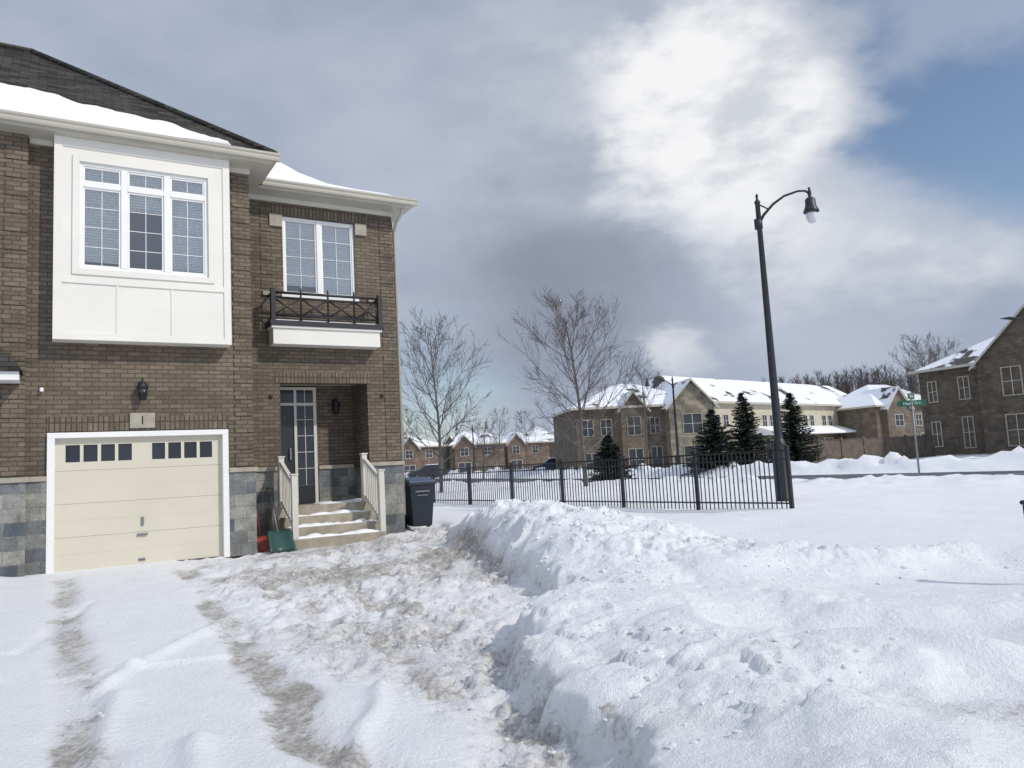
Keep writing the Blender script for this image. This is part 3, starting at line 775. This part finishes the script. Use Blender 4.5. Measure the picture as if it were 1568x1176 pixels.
# ------------------------------------------------------------ street lamps
def lamp(x, y, z, hgt, arm, rz, sc_=1.0):
    e = empty('street_lamp', (x, y, z), rz)
    lathe('pole', [(.19, -.3), (.19, .05), (.17, .08), (.165, 1.35), (.15, 1.42), (.11, 1.5), (.105, 1.52), (.06, hgt - .1), (.075, hgt - .09), (.075, hgt - .04), (.04, hgt), (.025, hgt + .06), (.04, hgt + .1), (.01, hgt + .17)], (0, 0, 0), M['lamp_black'], e, 16)
    a = arm
    pts = [(0, 0, hgt - .62), (.1 * a, 0, hgt - .40), (.3 * a, 0, hgt - .14), (.52 * a, 0, hgt + .04), (.78 * a, 0, hgt + .13), (.92 * a, 0, hgt + .12), (a, 0, hgt + .04)]
    tl = [(pts, [.04, .038, .034, .03, .028, .028, .028]), ([(0, 0, hgt - .1), (.16, 0, hgt - .2), (.24, 0, hgt - .25)], .018), ([(-.02, 0, hgt - .75), (-.02, 0, hgt - .5)], .1), ([(a, 0, hgt + .2), (a, 0, hgt - .12)], .026)]
    tubes_obj('arm', tl, M['lamp_black'], e, 10)
    lathe('shade', [(.02, .2), (.045, .1), (.05, .02), (.035, -.04), (.09, -.08), (.125, -.12), (.13, -.27), (.145, -.31), (.185, -.40), (.195, -.44), (.15, -.46)], (a, 0, hgt), M['lamp_black'], e, 20)
    lathe('globe', [(.13, -.45), (.14, -.52), (.125, -.62), (.08, -.70), (.02, -.73)], (a, 0, hgt), M['globe'], e, 20)
    return e
lamp(6.46, 18.95, .13, 7.55, 1.28, R(-8))
lamp(12.15, 58, .1, 7.2, 1.9, R(165))
lamp(-5.0, 92, .4, 6.0, 1.9, R(180))

# ------------------------------------------------------------ street sign
e = empty('street_sign', (13.45, 26.0, .1), 0)
tubes_obj('pole', [([(0, 0, -.3), (0, 0, 2.75)], .035)], M['galv'], e, 8)
boxes('blade', [(-.45, .45, -.012, .012, 2.5, 2.7)], M['signgreen'], e, .004).rotation_euler = (0, 0, R(-12))
b2 = boxes('blade_upper', [(-.42, .42, -.012, .012, 2.74, 2.93)], M['signgreen'], e, .004); b2.rotation_euler = (0, 0, R(50))
text('lettering', 'Maple Grv', .13, (0 - .004, -.02, 2.6), (R(90), 0, R(-12)), M['white'], e)
text('lettering_upper', 'Elm Way', .12, (.012, -.018, 2.835), (R(90), 0, R(50)), M['white'], e)

# ------------------------------------------------------------ other houses
def house(name, x, y, rz, w, d, eave, ridge, wall, base=0.0, gables=(), wins=(), lower=None, hip=True, canopy=None, frame='trim', fw=.07):
    e = empty(name, (x, y, base), rz)
    if lower: 
        boxes('walls', [(0, w, 0, d, -1, lower[0])], lower[1], e)
        boxes('walls_upper', [(0, w, 0.0, d, lower[0], eave)], wall, e)
    else: boxes('walls', [(0, w, 0, d, -1, eave)], wall, e)
    o = .45; rv = d / 2; ru = d / 2 if hip else 0
    ru = min(ru, w / 2 - .01)
    A = [(-o, -o, eave), (w + o, -o, eave), (w + o, d + o, eave), (-o, d + o, eave), (ru if hip else -o, rv, ridge), (w - ru if hip else w + o, rv, ridge)]
    obj_from('roof', A, [(0, 1, 5, 4), (1, 2, 5), (2, 3, 4, 5), (3, 0, 4), (0, 3, 2, 1)], M['snowroof'], e)
    boxes('fascia', [(-o - .05, w + o + .05, -o - .1, -o, eave - .1, eave + .1), (-o - .1, -o, -o, d + o, eave - .1, eave + .1), (w + o, w + o + .1, -o, d + o, eave - .1, eave + .1)], M['gutter'], e)
    fr_, gl_, mu = [], [], []
    def win(u, z, ww, wh, v=0.0):
        a, b_ = u - ww / 2, u + ww / 2
        fr_.extend([(a - fw, a, v - .06, v - .001, z - fw, z + wh + fw), (b_, b_ + fw, v - .06, v - .001, z - fw, z + wh + fw),
                    (a, b_, v - .06, v - .001, z - fw, z), (a, b_, v - .06, v - .001, z + wh, z + wh + fw)])
        gl_.append((a, b_, v - .03, v - .001, z, z + wh))
        mu.append((u - .02, u + .02, v - .05, v - .032, z, z + wh)); mu.append((a, b_, v - .052, v - .034, z + wh * .5 - .015, z + wh * .5 + .015))
    for g in gables:
        u0, u1, pr, ph, gm = g
        boxes('gable_wall', [(u0, u1, -pr, -.002, -1, eave)], gm, e)
        mid = (u0 + u1) / 2
        obj_from('gable', [(u0, -pr, eave), (u1, -pr, eave), (mid, -pr, ph), (u0, 0, eave), (u1, 0, eave)], [(0, 1, 2)], gm, e)
        back = min(rv, rv * (ph - eave) / (ridge - eave) + .3)
        s_ = .35; sl = (ph - eave) / (mid - u0)
        obj_from('gable_roof', [(u0 - s_, -pr - .35, eave - s_ * sl), (mid, -pr - .35, ph + .05), (mid, back, ph + .05), (u0 - s_, back, eave - s_ * sl), (u1 + s_, -pr - .35, eave - s_ * sl), (u1 + s_, back, eave - s_ * sl)],
                 [(0, 1, 2, 3), (1, 4, 5, 2)], M['snowroof'], e)
        obj_from('barge_board', [(u0 - s_, -pr - .36, eave - s_ * sl), (mid, -pr - .36, ph + .05), (u1 + s_, -pr - .36, eave - s_ * sl), (u0 - s_, -pr - .36, eave - s_ * sl - .2), (mid, -pr - .36, ph - .15), (u1 + s_, -pr - .36, eave - s_ * sl - .2)],
                 [(3, 4, 1, 0), (4, 5, 2, 1)], M['gutter'], e)
    for wn in wins: win(*wn)
    if fr_:
        boxes('window_frames', fr_, M[frame], e); boxes('window_glass', gl_, M['glass_dim'], e); boxes('window_bars', mu, M['trim'], e)
    if canopy:
        u0, u1, zc, pr = canopy
        obj_from('porch_roof', [(u0, -pr, zc), (u1, -pr, zc), (u1, -.01, zc + .7), (u0, -.01, zc + .7), (u0, -pr, zc - .2), (u1, -pr, zc - .2), (u1, -.01, zc - .2), (u0, -.01, zc - .2)],
                 [(0, 1, 2, 3), (4, 7, 6, 5), (0, 4, 5, 1), (1, 5, 6, 2), (0, 3, 7, 4)], M['snow'], e)
    return e
e = house('corner_brick_house', 31.8, 60, R(-59), 18, 12, 7.0, 10.4, M['brick_dark'], -.1,
      gables=[(4.9, 13.5, .9, 11.0, M['brick_dark'])], frame='limestone', fw=.08,
      wins=[(1.0, 4.6, .6, 1.5), (3.4, 4.6, .7, 1.6), (1.0, 1.2, .6, 1.8), (3.4, 1.0, .7, 2.2), (7.2, 4.5, 1.2, 1.9, -.9), (10.0, 4.5, 1.2, 1.9, -.9), (7.2, 1.0, 1.3, 2.1, -.9), (10.2, 1.0, 1.4, 2.1, -.9), (14.5, 4.5, 1.4, 1.7), (14.5, 1, 1.4, 2)])
boxes('stone_band', [(0, 4.9, -.03, 0, .3, .5), (4.9, 13.5, -.93, -.9, .3, .5)], M['limestone'], e)
lathe('gable_vent', [(.35, -.02), (.35, .02)], (0, 0, 0), M['limestone'], e, 16)
vt = e.children[-1]; vt.rotation_euler = (R(90), 0, 0); vt.location = (9.2, -.93, 9.0)
e = house('gabled_townhouse', 5.2, 65, R(8), 11.8, 10, 5.7, 8.2, M['brick_far'], .1,
      gables=[(7.8, 11.8, 1.2, 7.8, M['stone_far']), (3.8, 6.0, .5, 7.0, M['brick_far'])],
      wins=[(1.0, 3.4, .9, 1.3), (2.6, 3.4, .9, 1.3), (4.9, 3.3, 1.1, 1.5, -.5), (6.9, 3.4, .8, 1.3), (9.8, 3.2, 1.6, 1.6, -1.2), (1.2, .4, 1.1, 1.5), (2.8, .4, .9, 1.6), (4.9, .3, 1.2, 1.8, -.5), (6.9, .3, .9, 1.9), (9.8, .3, 1.8, 1.8, -1.2)], fw=.06, frame='limestone')
wl = []
for k in range(8): wl += [(1.6 + 4.1 * k, 3.6, .8, 1.1), (3.0 + 4.1 * k, 3.6, .8, 1.1), (2.3 + 4.1 * k, .4, 1.8, 1.8)]
house('cream_townhouse_row', 17.4, 69.5, R(42), 34, 10, 5.8, 8.9, M['stucco'], .3, wins=wl, lower=(2.9, M['brick_far']), hip=False, canopy=(8, 34, 2.9, 2.2))
house('brick_house_beyond', 38.5, 82, R(25), 12, 9, 5.2, 8.0, M['brick_far'], .4, gables=[(1, 4.5, .6, 7.2, M['brick_far'])], wins=[(2.7, 3.0, 1.2, 1.2, -.6), (6.5, 3, .9, 1.2), (9, 3, .9, 1.2), (7.5, .5, 1.8, 1.6)], fw=.05)
for k in range(10):
    xx = -36 + k * 7.2 + random.uniform(-.4, .4)
    g = [(.8, 4.0, .7, 7.0 + random.uniform(-.5, .3), M['brick_far'] if k % 2 else M['brick_red'])]
    house('distant_townhouse', xx, 138 + random.uniform(-7, 7), R(random.choice([5, 20, -10, 30])), 7.6, 9, 5.2 + random.uniform(-.5, .4), 7.9 + random.uniform(-.5, .5), random.choice([M['brick_red'], M['brick_far'], M['brick_dark']]), .4,
          gables=g, wins=[(2.4, 3.2, 1.4, 1.2, -.7), (5.4, 3.2, 1.0, 1.2), (2.4, .6, 2, 1.5, -.7), (5.4, .3, 1, 2)], fw=.05)
for k in range(3):
    house('side_townhouse', -17 + k * 7.5, 108 + k * 4, R([35, 12, 25][k]), 8, 8, 4.6, 6.6, [M['brick_red'], M['brick_far'], M['brick_red']][k], .2, gables=[(.6, 3.4, .6, 6.0, M['brick_red'])], wins=[(2, 3, 1.1, 1.1, -.6), (5.5, 3, 1.0, 1.1), (2, .6, 1.8, 1.4, -.6)], fw=.05)

we = empty('wooden_fence', (18.3, 51, .1), math.atan2(7.5, 13.2))
bl = []
for k in range(110):
    x_ = k * .14; bl.append((x_, x_ + .135, 0, .025, -.3, 1.8 + random.uniform(-.012, .012)))
bl += [(k * 2.4 - .07, k * 2.4 + .07, -.06, .08, -.3, 1.98) for k in range(7)]
boxes('boards', bl, M['wood'], we); boxes('top_rail', [(0, 15.4, -.04, .06, 1.815, 1.86), (0, 15.4, -.03, -.002, .3, .4)], M['wood'], we)

# ------------------------------------------------------------ trees
def bare_tree(x, y, z, hgt, crown, seed, name='bare_tree', nprim=34, thick=1.0, base=.2):
    rnd = random.Random(seed); vs, fs = [], []
    def grow(p, d, ln, r0, lvl):
        n = {0: 9, 1: 7, 2: 4, 3: 3}[lvl]
        pts = [p.copy()]; dirs = [d.copy()]
        for i in range(n):
            jit = {0: .05, 1: .10, 2: .16, 3: .2}[lvl]
            d = (d + Vector((rnd.uniform(-jit, jit), rnd.uniform(-jit, jit), rnd.uniform(-jit, jit) + (.07 if lvl > 0 else 0)))).normalized()
            pts.append(pts[-1] + d * ln / n); dirs.append(d.copy())
        rad = [max(r0 * (1 - .85 * i / n), .0058 * thick) for i in range(n + 1)]
        tube(vs, fs, pts, rad, {0: 8, 1: 5, 2: 3, 3: 3}[lvl], False)
        if lvl == 3: return
        cnt = {0: nprim, 1: 10, 2: 6}[lvl]
        for c in range(cnt):
            t = rnd.uniform(.15, .98) if lvl else base + (1 - base) * (c + rnd.random()) / cnt * .98
            k = min(int(t * n), n - 1); f_ = t * n - k
            pp = pts[k].lerp(pts[k + 1], f_); dd_ = dirs[k + 1]
            az = rnd.uniform(0, 6.283) if lvl else c * 2.4 + rnd.uniform(-.4, .4)
            ang = {0: rnd.uniform(.8, 1.15) * (1.15 - .55 * t), 1: rnd.uniform(.4, .8), 2: rnd.uniform(.35, .8)}[lvl]
            a = dd_.orthogonal().normalized(); b_ = dd_.cross(a)
            nd = (dd_ * math.cos(ang) + (a * math.cos(az) + b_ * math.sin(az)) * math.sin(ang)).normalized()
            if lvl == 0:
                tt = (t - base) / (1 - base)
                l2 = crown * (.75 + .35 * math.sin(min(1, tt * 1.5) * math.pi * .5)) * (1 - .70 * tt ** 1.5) * rnd.uniform(.8, 1.15)
            elif lvl == 1: l2 = ln * rnd.uniform(.3, .5) * (1.15 - .6 * t)
            else: l2 = ln * rnd.uniform(.35, .6)
            grow(pp, nd, l2, max(rad[k] * (.42 if lvl == 0 else .5), .0085 * thick), lvl + 1)
    grow(Vector((0, 0, -.3)), Vector((0, 0, 1)), hgt, hgt * .0135, 0)
    o = obj_from(name, vs, fs, M['bark'], None, True); o.location = (x, y, z); return o
bare_tree(3.35, 38, .1, 8.9, 4.9, 11, nprim=28)
bare_tree(-4.15, 42, .1, 8.7, 4.5, 23, nprim=28)
bare_tree(10.5, 62, .1, 8.0, 4.0, 5, nprim=18)
bare_tree(1.2, 85, .3, 6.5, 3.4, 8, nprim=16)
bare_tree(-3.0, 70, .3, 5.0, 2.8, 9, nprim=14)
bare_tree(-12.0, 80, .3, 7.0, 3.6, 15, nprim=16)
bare_tree(47.0, 88, .3, 12.0, 6.5, 31, nprim=20, thick=1.8)
bare_tree(53.0, 96, .3, 12.0, 7.0, 33, nprim=20, thick=1.8)
bare_tree(-2.2, 100, .3, 8.0, 4.0, 41, nprim=16)

def spruce(x, y, z, hgt, rad, seed):
    rnd = random.Random(seed); e = empty('spruce_tree', (x, y, z))
    tubes_obj('trunk', [([(0, 0, -.3), (0, 0, hgt)], [.11, .01])], M['bark'], e, 6)
    vs, fs = [], []
    nb = 420
    for i in range(nb):
        t = (i + rnd.random()) / nb; t = t ** 1.15
        zz = .15 + (hgt - .2) * t; rr = rad * (1 - t) ** .85 * rnd.uniform(.68, 1.18) + .06
        az = rnd.uniform(0, 6.283); droop = rnd.uniform(.05, .35) * (1 - t)
        n = max(4, int(rr * 15))
        for k in range(n):
            s_ = (k + .6) / n; px = rr * s_
            c = Vector((math.cos(az) * px, math.sin(az) * px, zz - droop * px + .18 * s_ * s_ * rr))
            for _ in range(3):
                l_ = rnd.uniform(.1, .26); a2 = az + rnd.uniform(-1.3, 1.3)
                tip = c + Vector((math.cos(a2) * l_, math.sin(a2) * l_, rnd.uniform(-.12, .08)))
                sd = Vector((-math.sin(a2), math.cos(a2), rnd.uniform(-.6, .6))) * rnd.uniform(.03, .06)
                j = len(vs); vs += [tuple(c - sd), tuple(c + sd), tuple(tip)]; fs.append((j, j + 1, j + 2))
    obj_from('foliage', vs, fs, M['spruce'], e)
spruce(12.7, 49.5, .1, 4.2, 1.95, 1); spruce(14.9, 50, .1, 5.2, 1.9, 2); spruce(18.0, 50, .1, 5.0, 2.0, 3); spruce(5.9, 49, .1, 2.9, 1.4, 4)

vs, fs = [], []
rnd = random.Random(4)
xa = np.array([rnd.uniform(60, 190) for _ in range(620)]); ya = np.array([rnd.uniform(195, 270) for _ in range(620)])
za, _ = fields(xa, ya)
for x, y, z in zip(xa, ya, za):
    h = rnd.uniform(10, 15)
    tube(vs, fs, [(x, y, z - .5), (x + rnd.uniform(-.5, .5), y, z + h * .9)], [.2, .04], 3, False)
    for k in range(46):
        t = rnd.uniform(.2, .95); az = rnd.uniform(0, 6.28); l_ = rnd.uniform(.8, 3.2) * (1.1 - .6 * t)
        p = Vector((x, y, z + h * t)); q_ = p + Vector((math.cos(az) * l_ * .7, math.sin(az) * l_ * .7, l_ * .9))
        j = len(vs); w_ = .06
        vs += [(p.x - w_, p.y, p.z), (p.x + w_, p.y, p.z), tuple(q_)]; fs.append((j, j + 1, j + 2))
        for _ in range(3):
            m_ = p.lerp(q_, rnd.uniform(.3, .9)); r_ = m_ + Vector((rnd.uniform(-.9, .9), rnd.uniform(-.9, .9), rnd.uniform(.2, 1.1)))
            j = len(vs); vs += [(m_.x - .04, m_.y, m_.z), (m_.x + .04, m_.y, m_.z), tuple(r_)]; fs.append((j, j + 1, j + 2))
obj_from('distant_forest', vs, fs, M['twigs'])

# ------------------------------------------------------------ cars
def car(x, y, z, rz, col, seed=0):
    e = empty('parked_car', (x, y, z), rz)
    pm = paint('car_paint', col)
    prof = [(-2.2, .35), (-2.25, .6), (-2.15, .85), (-1.2, .95), (-.75, .98), (.9, 1.0), (1.9, .95), (2.2, .8), (2.25, .4), (1.9, .25), (-1.9, .25)]
    def ext(nm, pr, w0, mat, w1=None):
        n = len(pr); vs = [(a, -w0, b_) for a, b_ in pr] + [(a, w0, b_) for a, b_ in pr]
        if w1:
            zs_ = [b_ for _, b_ in pr]; lo, hi = min(zs_), max(zs_)
            vs = [(a, s_ * (w0 + (w1 - w0) * (b_ - lo) / (hi - lo)), b_) for s_ in (-1, 1) for a, b_ in pr]
        fs = [(i, (i + 1) % n, (i + 1) % n + n, i + n) for i in range(n)] + [tuple(range(n))[::-1], tuple(range(n, 2 * n))]
        o = obj_from(nm, vs, fs, mat, e); md = o.modifiers.new('b', 'BEVEL'); md.width = .05; md.segments = 3; return o
    ext('body', prof, .88, pm)
    ext('cabin_glass', [(-1.25, .96), (-.55, 1.42), (1.1, 1.45), (1.85, .97)], .8, M['glass_far'], .62)
    ext('roof', [(-.6, 1.42), (-.4, 1.5), (1.0, 1.52), (1.2, 1.43)], .62, pm)
    ext('roof_snow', [(-.4, 1.52), (-.3, 1.6), (.9, 1.62), (1.0, 1.53)], .58, M['snow'])
    tubes_obj('wheels', [([(a, b_ - .1, .32), (a, b_ + .1, .32)], .32) for a in (-1.4, 1.4) for b_ in (-.82, .82)], M['rubber'], e, 18)
    tubes_obj('hubs', [([(a, b_ - .11, .32), (a, b_ + .11, .32)], .18) for a in (-1.4, 1.4) for b_ in (-.82, .82)], M['galv'], e, 12)
    boxes('lights', [(-2.27, -2.2, -.8, -.5, .62, .78), (-2.27, -2.2, .5, .8, .62, .78)], M['white'], e, .01)
car(3.6, 76, .35, R(10), (.02, .035, .09)); car(-9.5, 84, .4, R(12), (.04, .045, .055))

e = empty('marker_post', (4.58, 7.0, .1), R(20))
boxes('post', [(-.045, .045, -.045, .045, -.3, .62)], M['black'], e, .01); boxes('cap', [(-.06, .06, -.06, .06, .62, .66)], M['black'], e, .015)

# ------------------------------------------------------------ world
az = math.atan2(.90, -.46); el = R(38)
S = Vector((math.sin(az) * math.cos(el), math.cos(az) * math.cos(el), math.sin(el)))
w = bpy.data.worlds.new('World'); scene.world = w; w.use_nodes = True
nt = w.node_tree; bg = nt.nodes['Background']
tc = N(nt, 'ShaderNodeTexCoord')
nv = N(nt, 'ShaderNodeVectorMath', operation='NORMALIZE'); L(nt, tc.outputs['Generated'], nv.inputs[0])
dirv = nv.outputs[0]
sky = N(nt, 'ShaderNodeTexSky', sky_type='NISHITA'); sky.sun_disc = False; sky.sun_elevation = el; sky.sun_rotation = az
sky.air_density = 1.0; sky.dust_density = 0.6; sky.ozone_density = 1.5
mp = N(nt, 'ShaderNodeMapping'); mp.inputs['Scale'].default_value = (1, 1, 1.9); L(nt, dirv, mp.inputs[0])
n1 = noise(nt, mp.outputs[0], 2.6, 8, 0.5)
n1b = noise(nt, mp.outputs[0], 9.0, 7, 0.58)
def sub5(c, s_):
    a = N(nt, 'ShaderNodeVectorMath', operation='SUBTRACT'); L(nt, c, a.inputs[0]); a.inputs[1].default_value = (.5, .5, .5)
    b_ = N(nt, 'ShaderNodeVectorMath', operation='SCALE'); L(nt, a.outputs[0], b_.inputs[0]); b_.inputs['Scale'].default_value = s_
    return b_.outputs[0]
def vadd(a, b_):
    n = N(nt, 'ShaderNodeVectorMath', operation='ADD'); L(nt, a, n.inputs[0]); L(nt, b_, n.inputs[1]); return n.outputs[0]
qv = vadd(vadd(dirv, sub5(n1.outputs['Color'], .26)), sub5(n1b.outputs['Color'], .11))
def blob(c, rad, soft, sz=1.0, sx=1.0):
    m_ = N(nt, 'ShaderNodeVectorMath', operation='MULTIPLY'); L(nt, qv, m_.inputs[0]); m_.inputs[1].default_value = (sx, 1, sz)
    d_ = N(nt, 'ShaderNodeVectorMath', operation='DISTANCE'); L(nt, m_.outputs[0], d_.inputs[0]); d_.inputs[1].default_value = (c[0] * sx, c[1], c[2] * sz)
    return smooth(nt, d_.outputs['Value'], rad, rad * (1 - soft))
def mx(a, b_): return mathn(nt, 'MAXIMUM', a, b_)
n2 = noise(nt, mp.outputs[0], 1.6, 8, 0.46); n3 = noise(nt, mp.outputs[0], 4.0, 7, 0.52)
comb = mathn(nt, 'ADD', mathn(nt, 'MULTIPLY', n2.outputs['Fac'], .6), mathn(nt, 'MULTIPLY', n3.outputs['Fac'], .4))
base = mixc(nt, smooth(nt, comb, .36, .66), (2.9, 3.45, 4.65), (4.7, 5.25, 6.3))
dark = blob((.06, .964, .215), .26, .95, 1.5)
base = mixc(nt, mathn(nt, 'MULTIPLY', dark, .8), base, (2.2, 2.5, 3.25))
skys = N(nt, 'ShaderNodeVectorMath', operation='SCALE'); L(nt, sky.outputs[0], skys.inputs[0]); skys.inputs['Scale'].default_value = 1.15
blue = mx(mx(blob((.50, .78, .40), .21, .6, 1.0), mathn(nt, 'MULTIPLY', blob((.62, .76, .24), .15, .8, 1.6), .9)), blob((-.14, .985, .10), .16, .8, 1.4))
blue = mx(blue, mathn(nt, 'MULTIPLY', blob((.56, .64, .50), .30, .7), .9))
wisp = smooth(nt, n3.outputs['Fac'], .44, .64, 1.0, .45)
blue = mathn(nt, 'MULTIPLY', blue, wisp)
base = mixc(nt, mathn(nt, 'MULTIPLY', blue, .95), base, skys.outputs[0])
br1 = blob((.265, .87, .40), .175, .5); br2 = blob((.35, .90, .26), .16, .9, 1.2); br3 = blob((.20, .967, .14), .07, .8, 1.8); br4 = blob((.48, .86, .20), .17, .9, 2.2)
br5 = blob((.12, .88, .42), .22, .95, 1.2)
bc = mixc(nt, smooth(nt, n1b.outputs['Fac'], .32, .58), (6.4, 6.7, 7.2), (9.3, 9.3, 9.4))
base = mixc(nt, mathn(nt, 'MULTIPLY', br4, .55), base, bc)
base = mixc(nt, mathn(nt, 'MULTIPLY', br5, .3), base, bc)
base = mixc(nt, mathn(nt, 'MULTIPLY', br2, .6), base, bc); base = mixc(nt, mathn(nt, 'MULTIPLY', br3, .5), base, bc)
base = mixc(nt, mathn(nt, 'MULTIPLY', br1, .97), base, bc)
sp = N(nt, 'ShaderNodeSeparateXYZ'); L(nt, dirv, sp.inputs[0])
hz = smooth(nt, sp.outputs[2], .13, .0)
base = mixc(nt, mathn(nt, 'MULTIPLY', hz, .5), base, (5.0, 5.6, 6.7))
up = smooth(nt, sp.outputs[2], .6, .9, 1.0, 1.4); bk = smooth(nt, sp.outputs[1], .35, -.4, 1.0, 1.45)  # unseen sky overhead and behind the camera boosted to lift the ambient light
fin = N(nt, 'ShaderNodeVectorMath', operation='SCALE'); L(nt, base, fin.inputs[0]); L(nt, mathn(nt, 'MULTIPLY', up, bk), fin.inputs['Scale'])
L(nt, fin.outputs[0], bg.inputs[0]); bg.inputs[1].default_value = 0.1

sl = bpy.data.lights.new('sun', 'SUN'); sl.energy = 2.45; sl.angle = R(2); sl.color = (1, .94, .86)
so = bpy.data.objects.new('sun', sl); scene.collection.objects.link(so)
so.rotation_euler = S.to_track_quat('Z', 'Y').to_euler()

# ------------------------------------------------------------ camera
pit, rol = R(6.1), R(3.1)
f = Vector((0, math.cos(pit), math.sin(pit))); u0 = Vector((0, -math.sin(pit), math.cos(pit))); r0 = Vector((1, 0, 0))
rt = r0 * math.cos(rol) - u0 * math.sin(rol); upv = r0 * math.sin(rol) + u0 * math.cos(rol)
cam = bpy.data.cameras.new('camera'); cam.lens = 27.05; cam.sensor_width = 36; cam.clip_end = 5000; cam.clip_start = .1
co = bpy.data.objects.new('camera', cam); scene.collection.objects.link(co)
mt_ = Matrix((rt, upv, -f)).transposed().to_4x4(); mt_.translation = Vector((0, 0, 1.31)); co.matrix_world = mt_
scene.camera = co
scene.view_settings.view_transform = 'Standard'; scene.view_settings.look = 'None'; scene.view_settings.exposure = 0
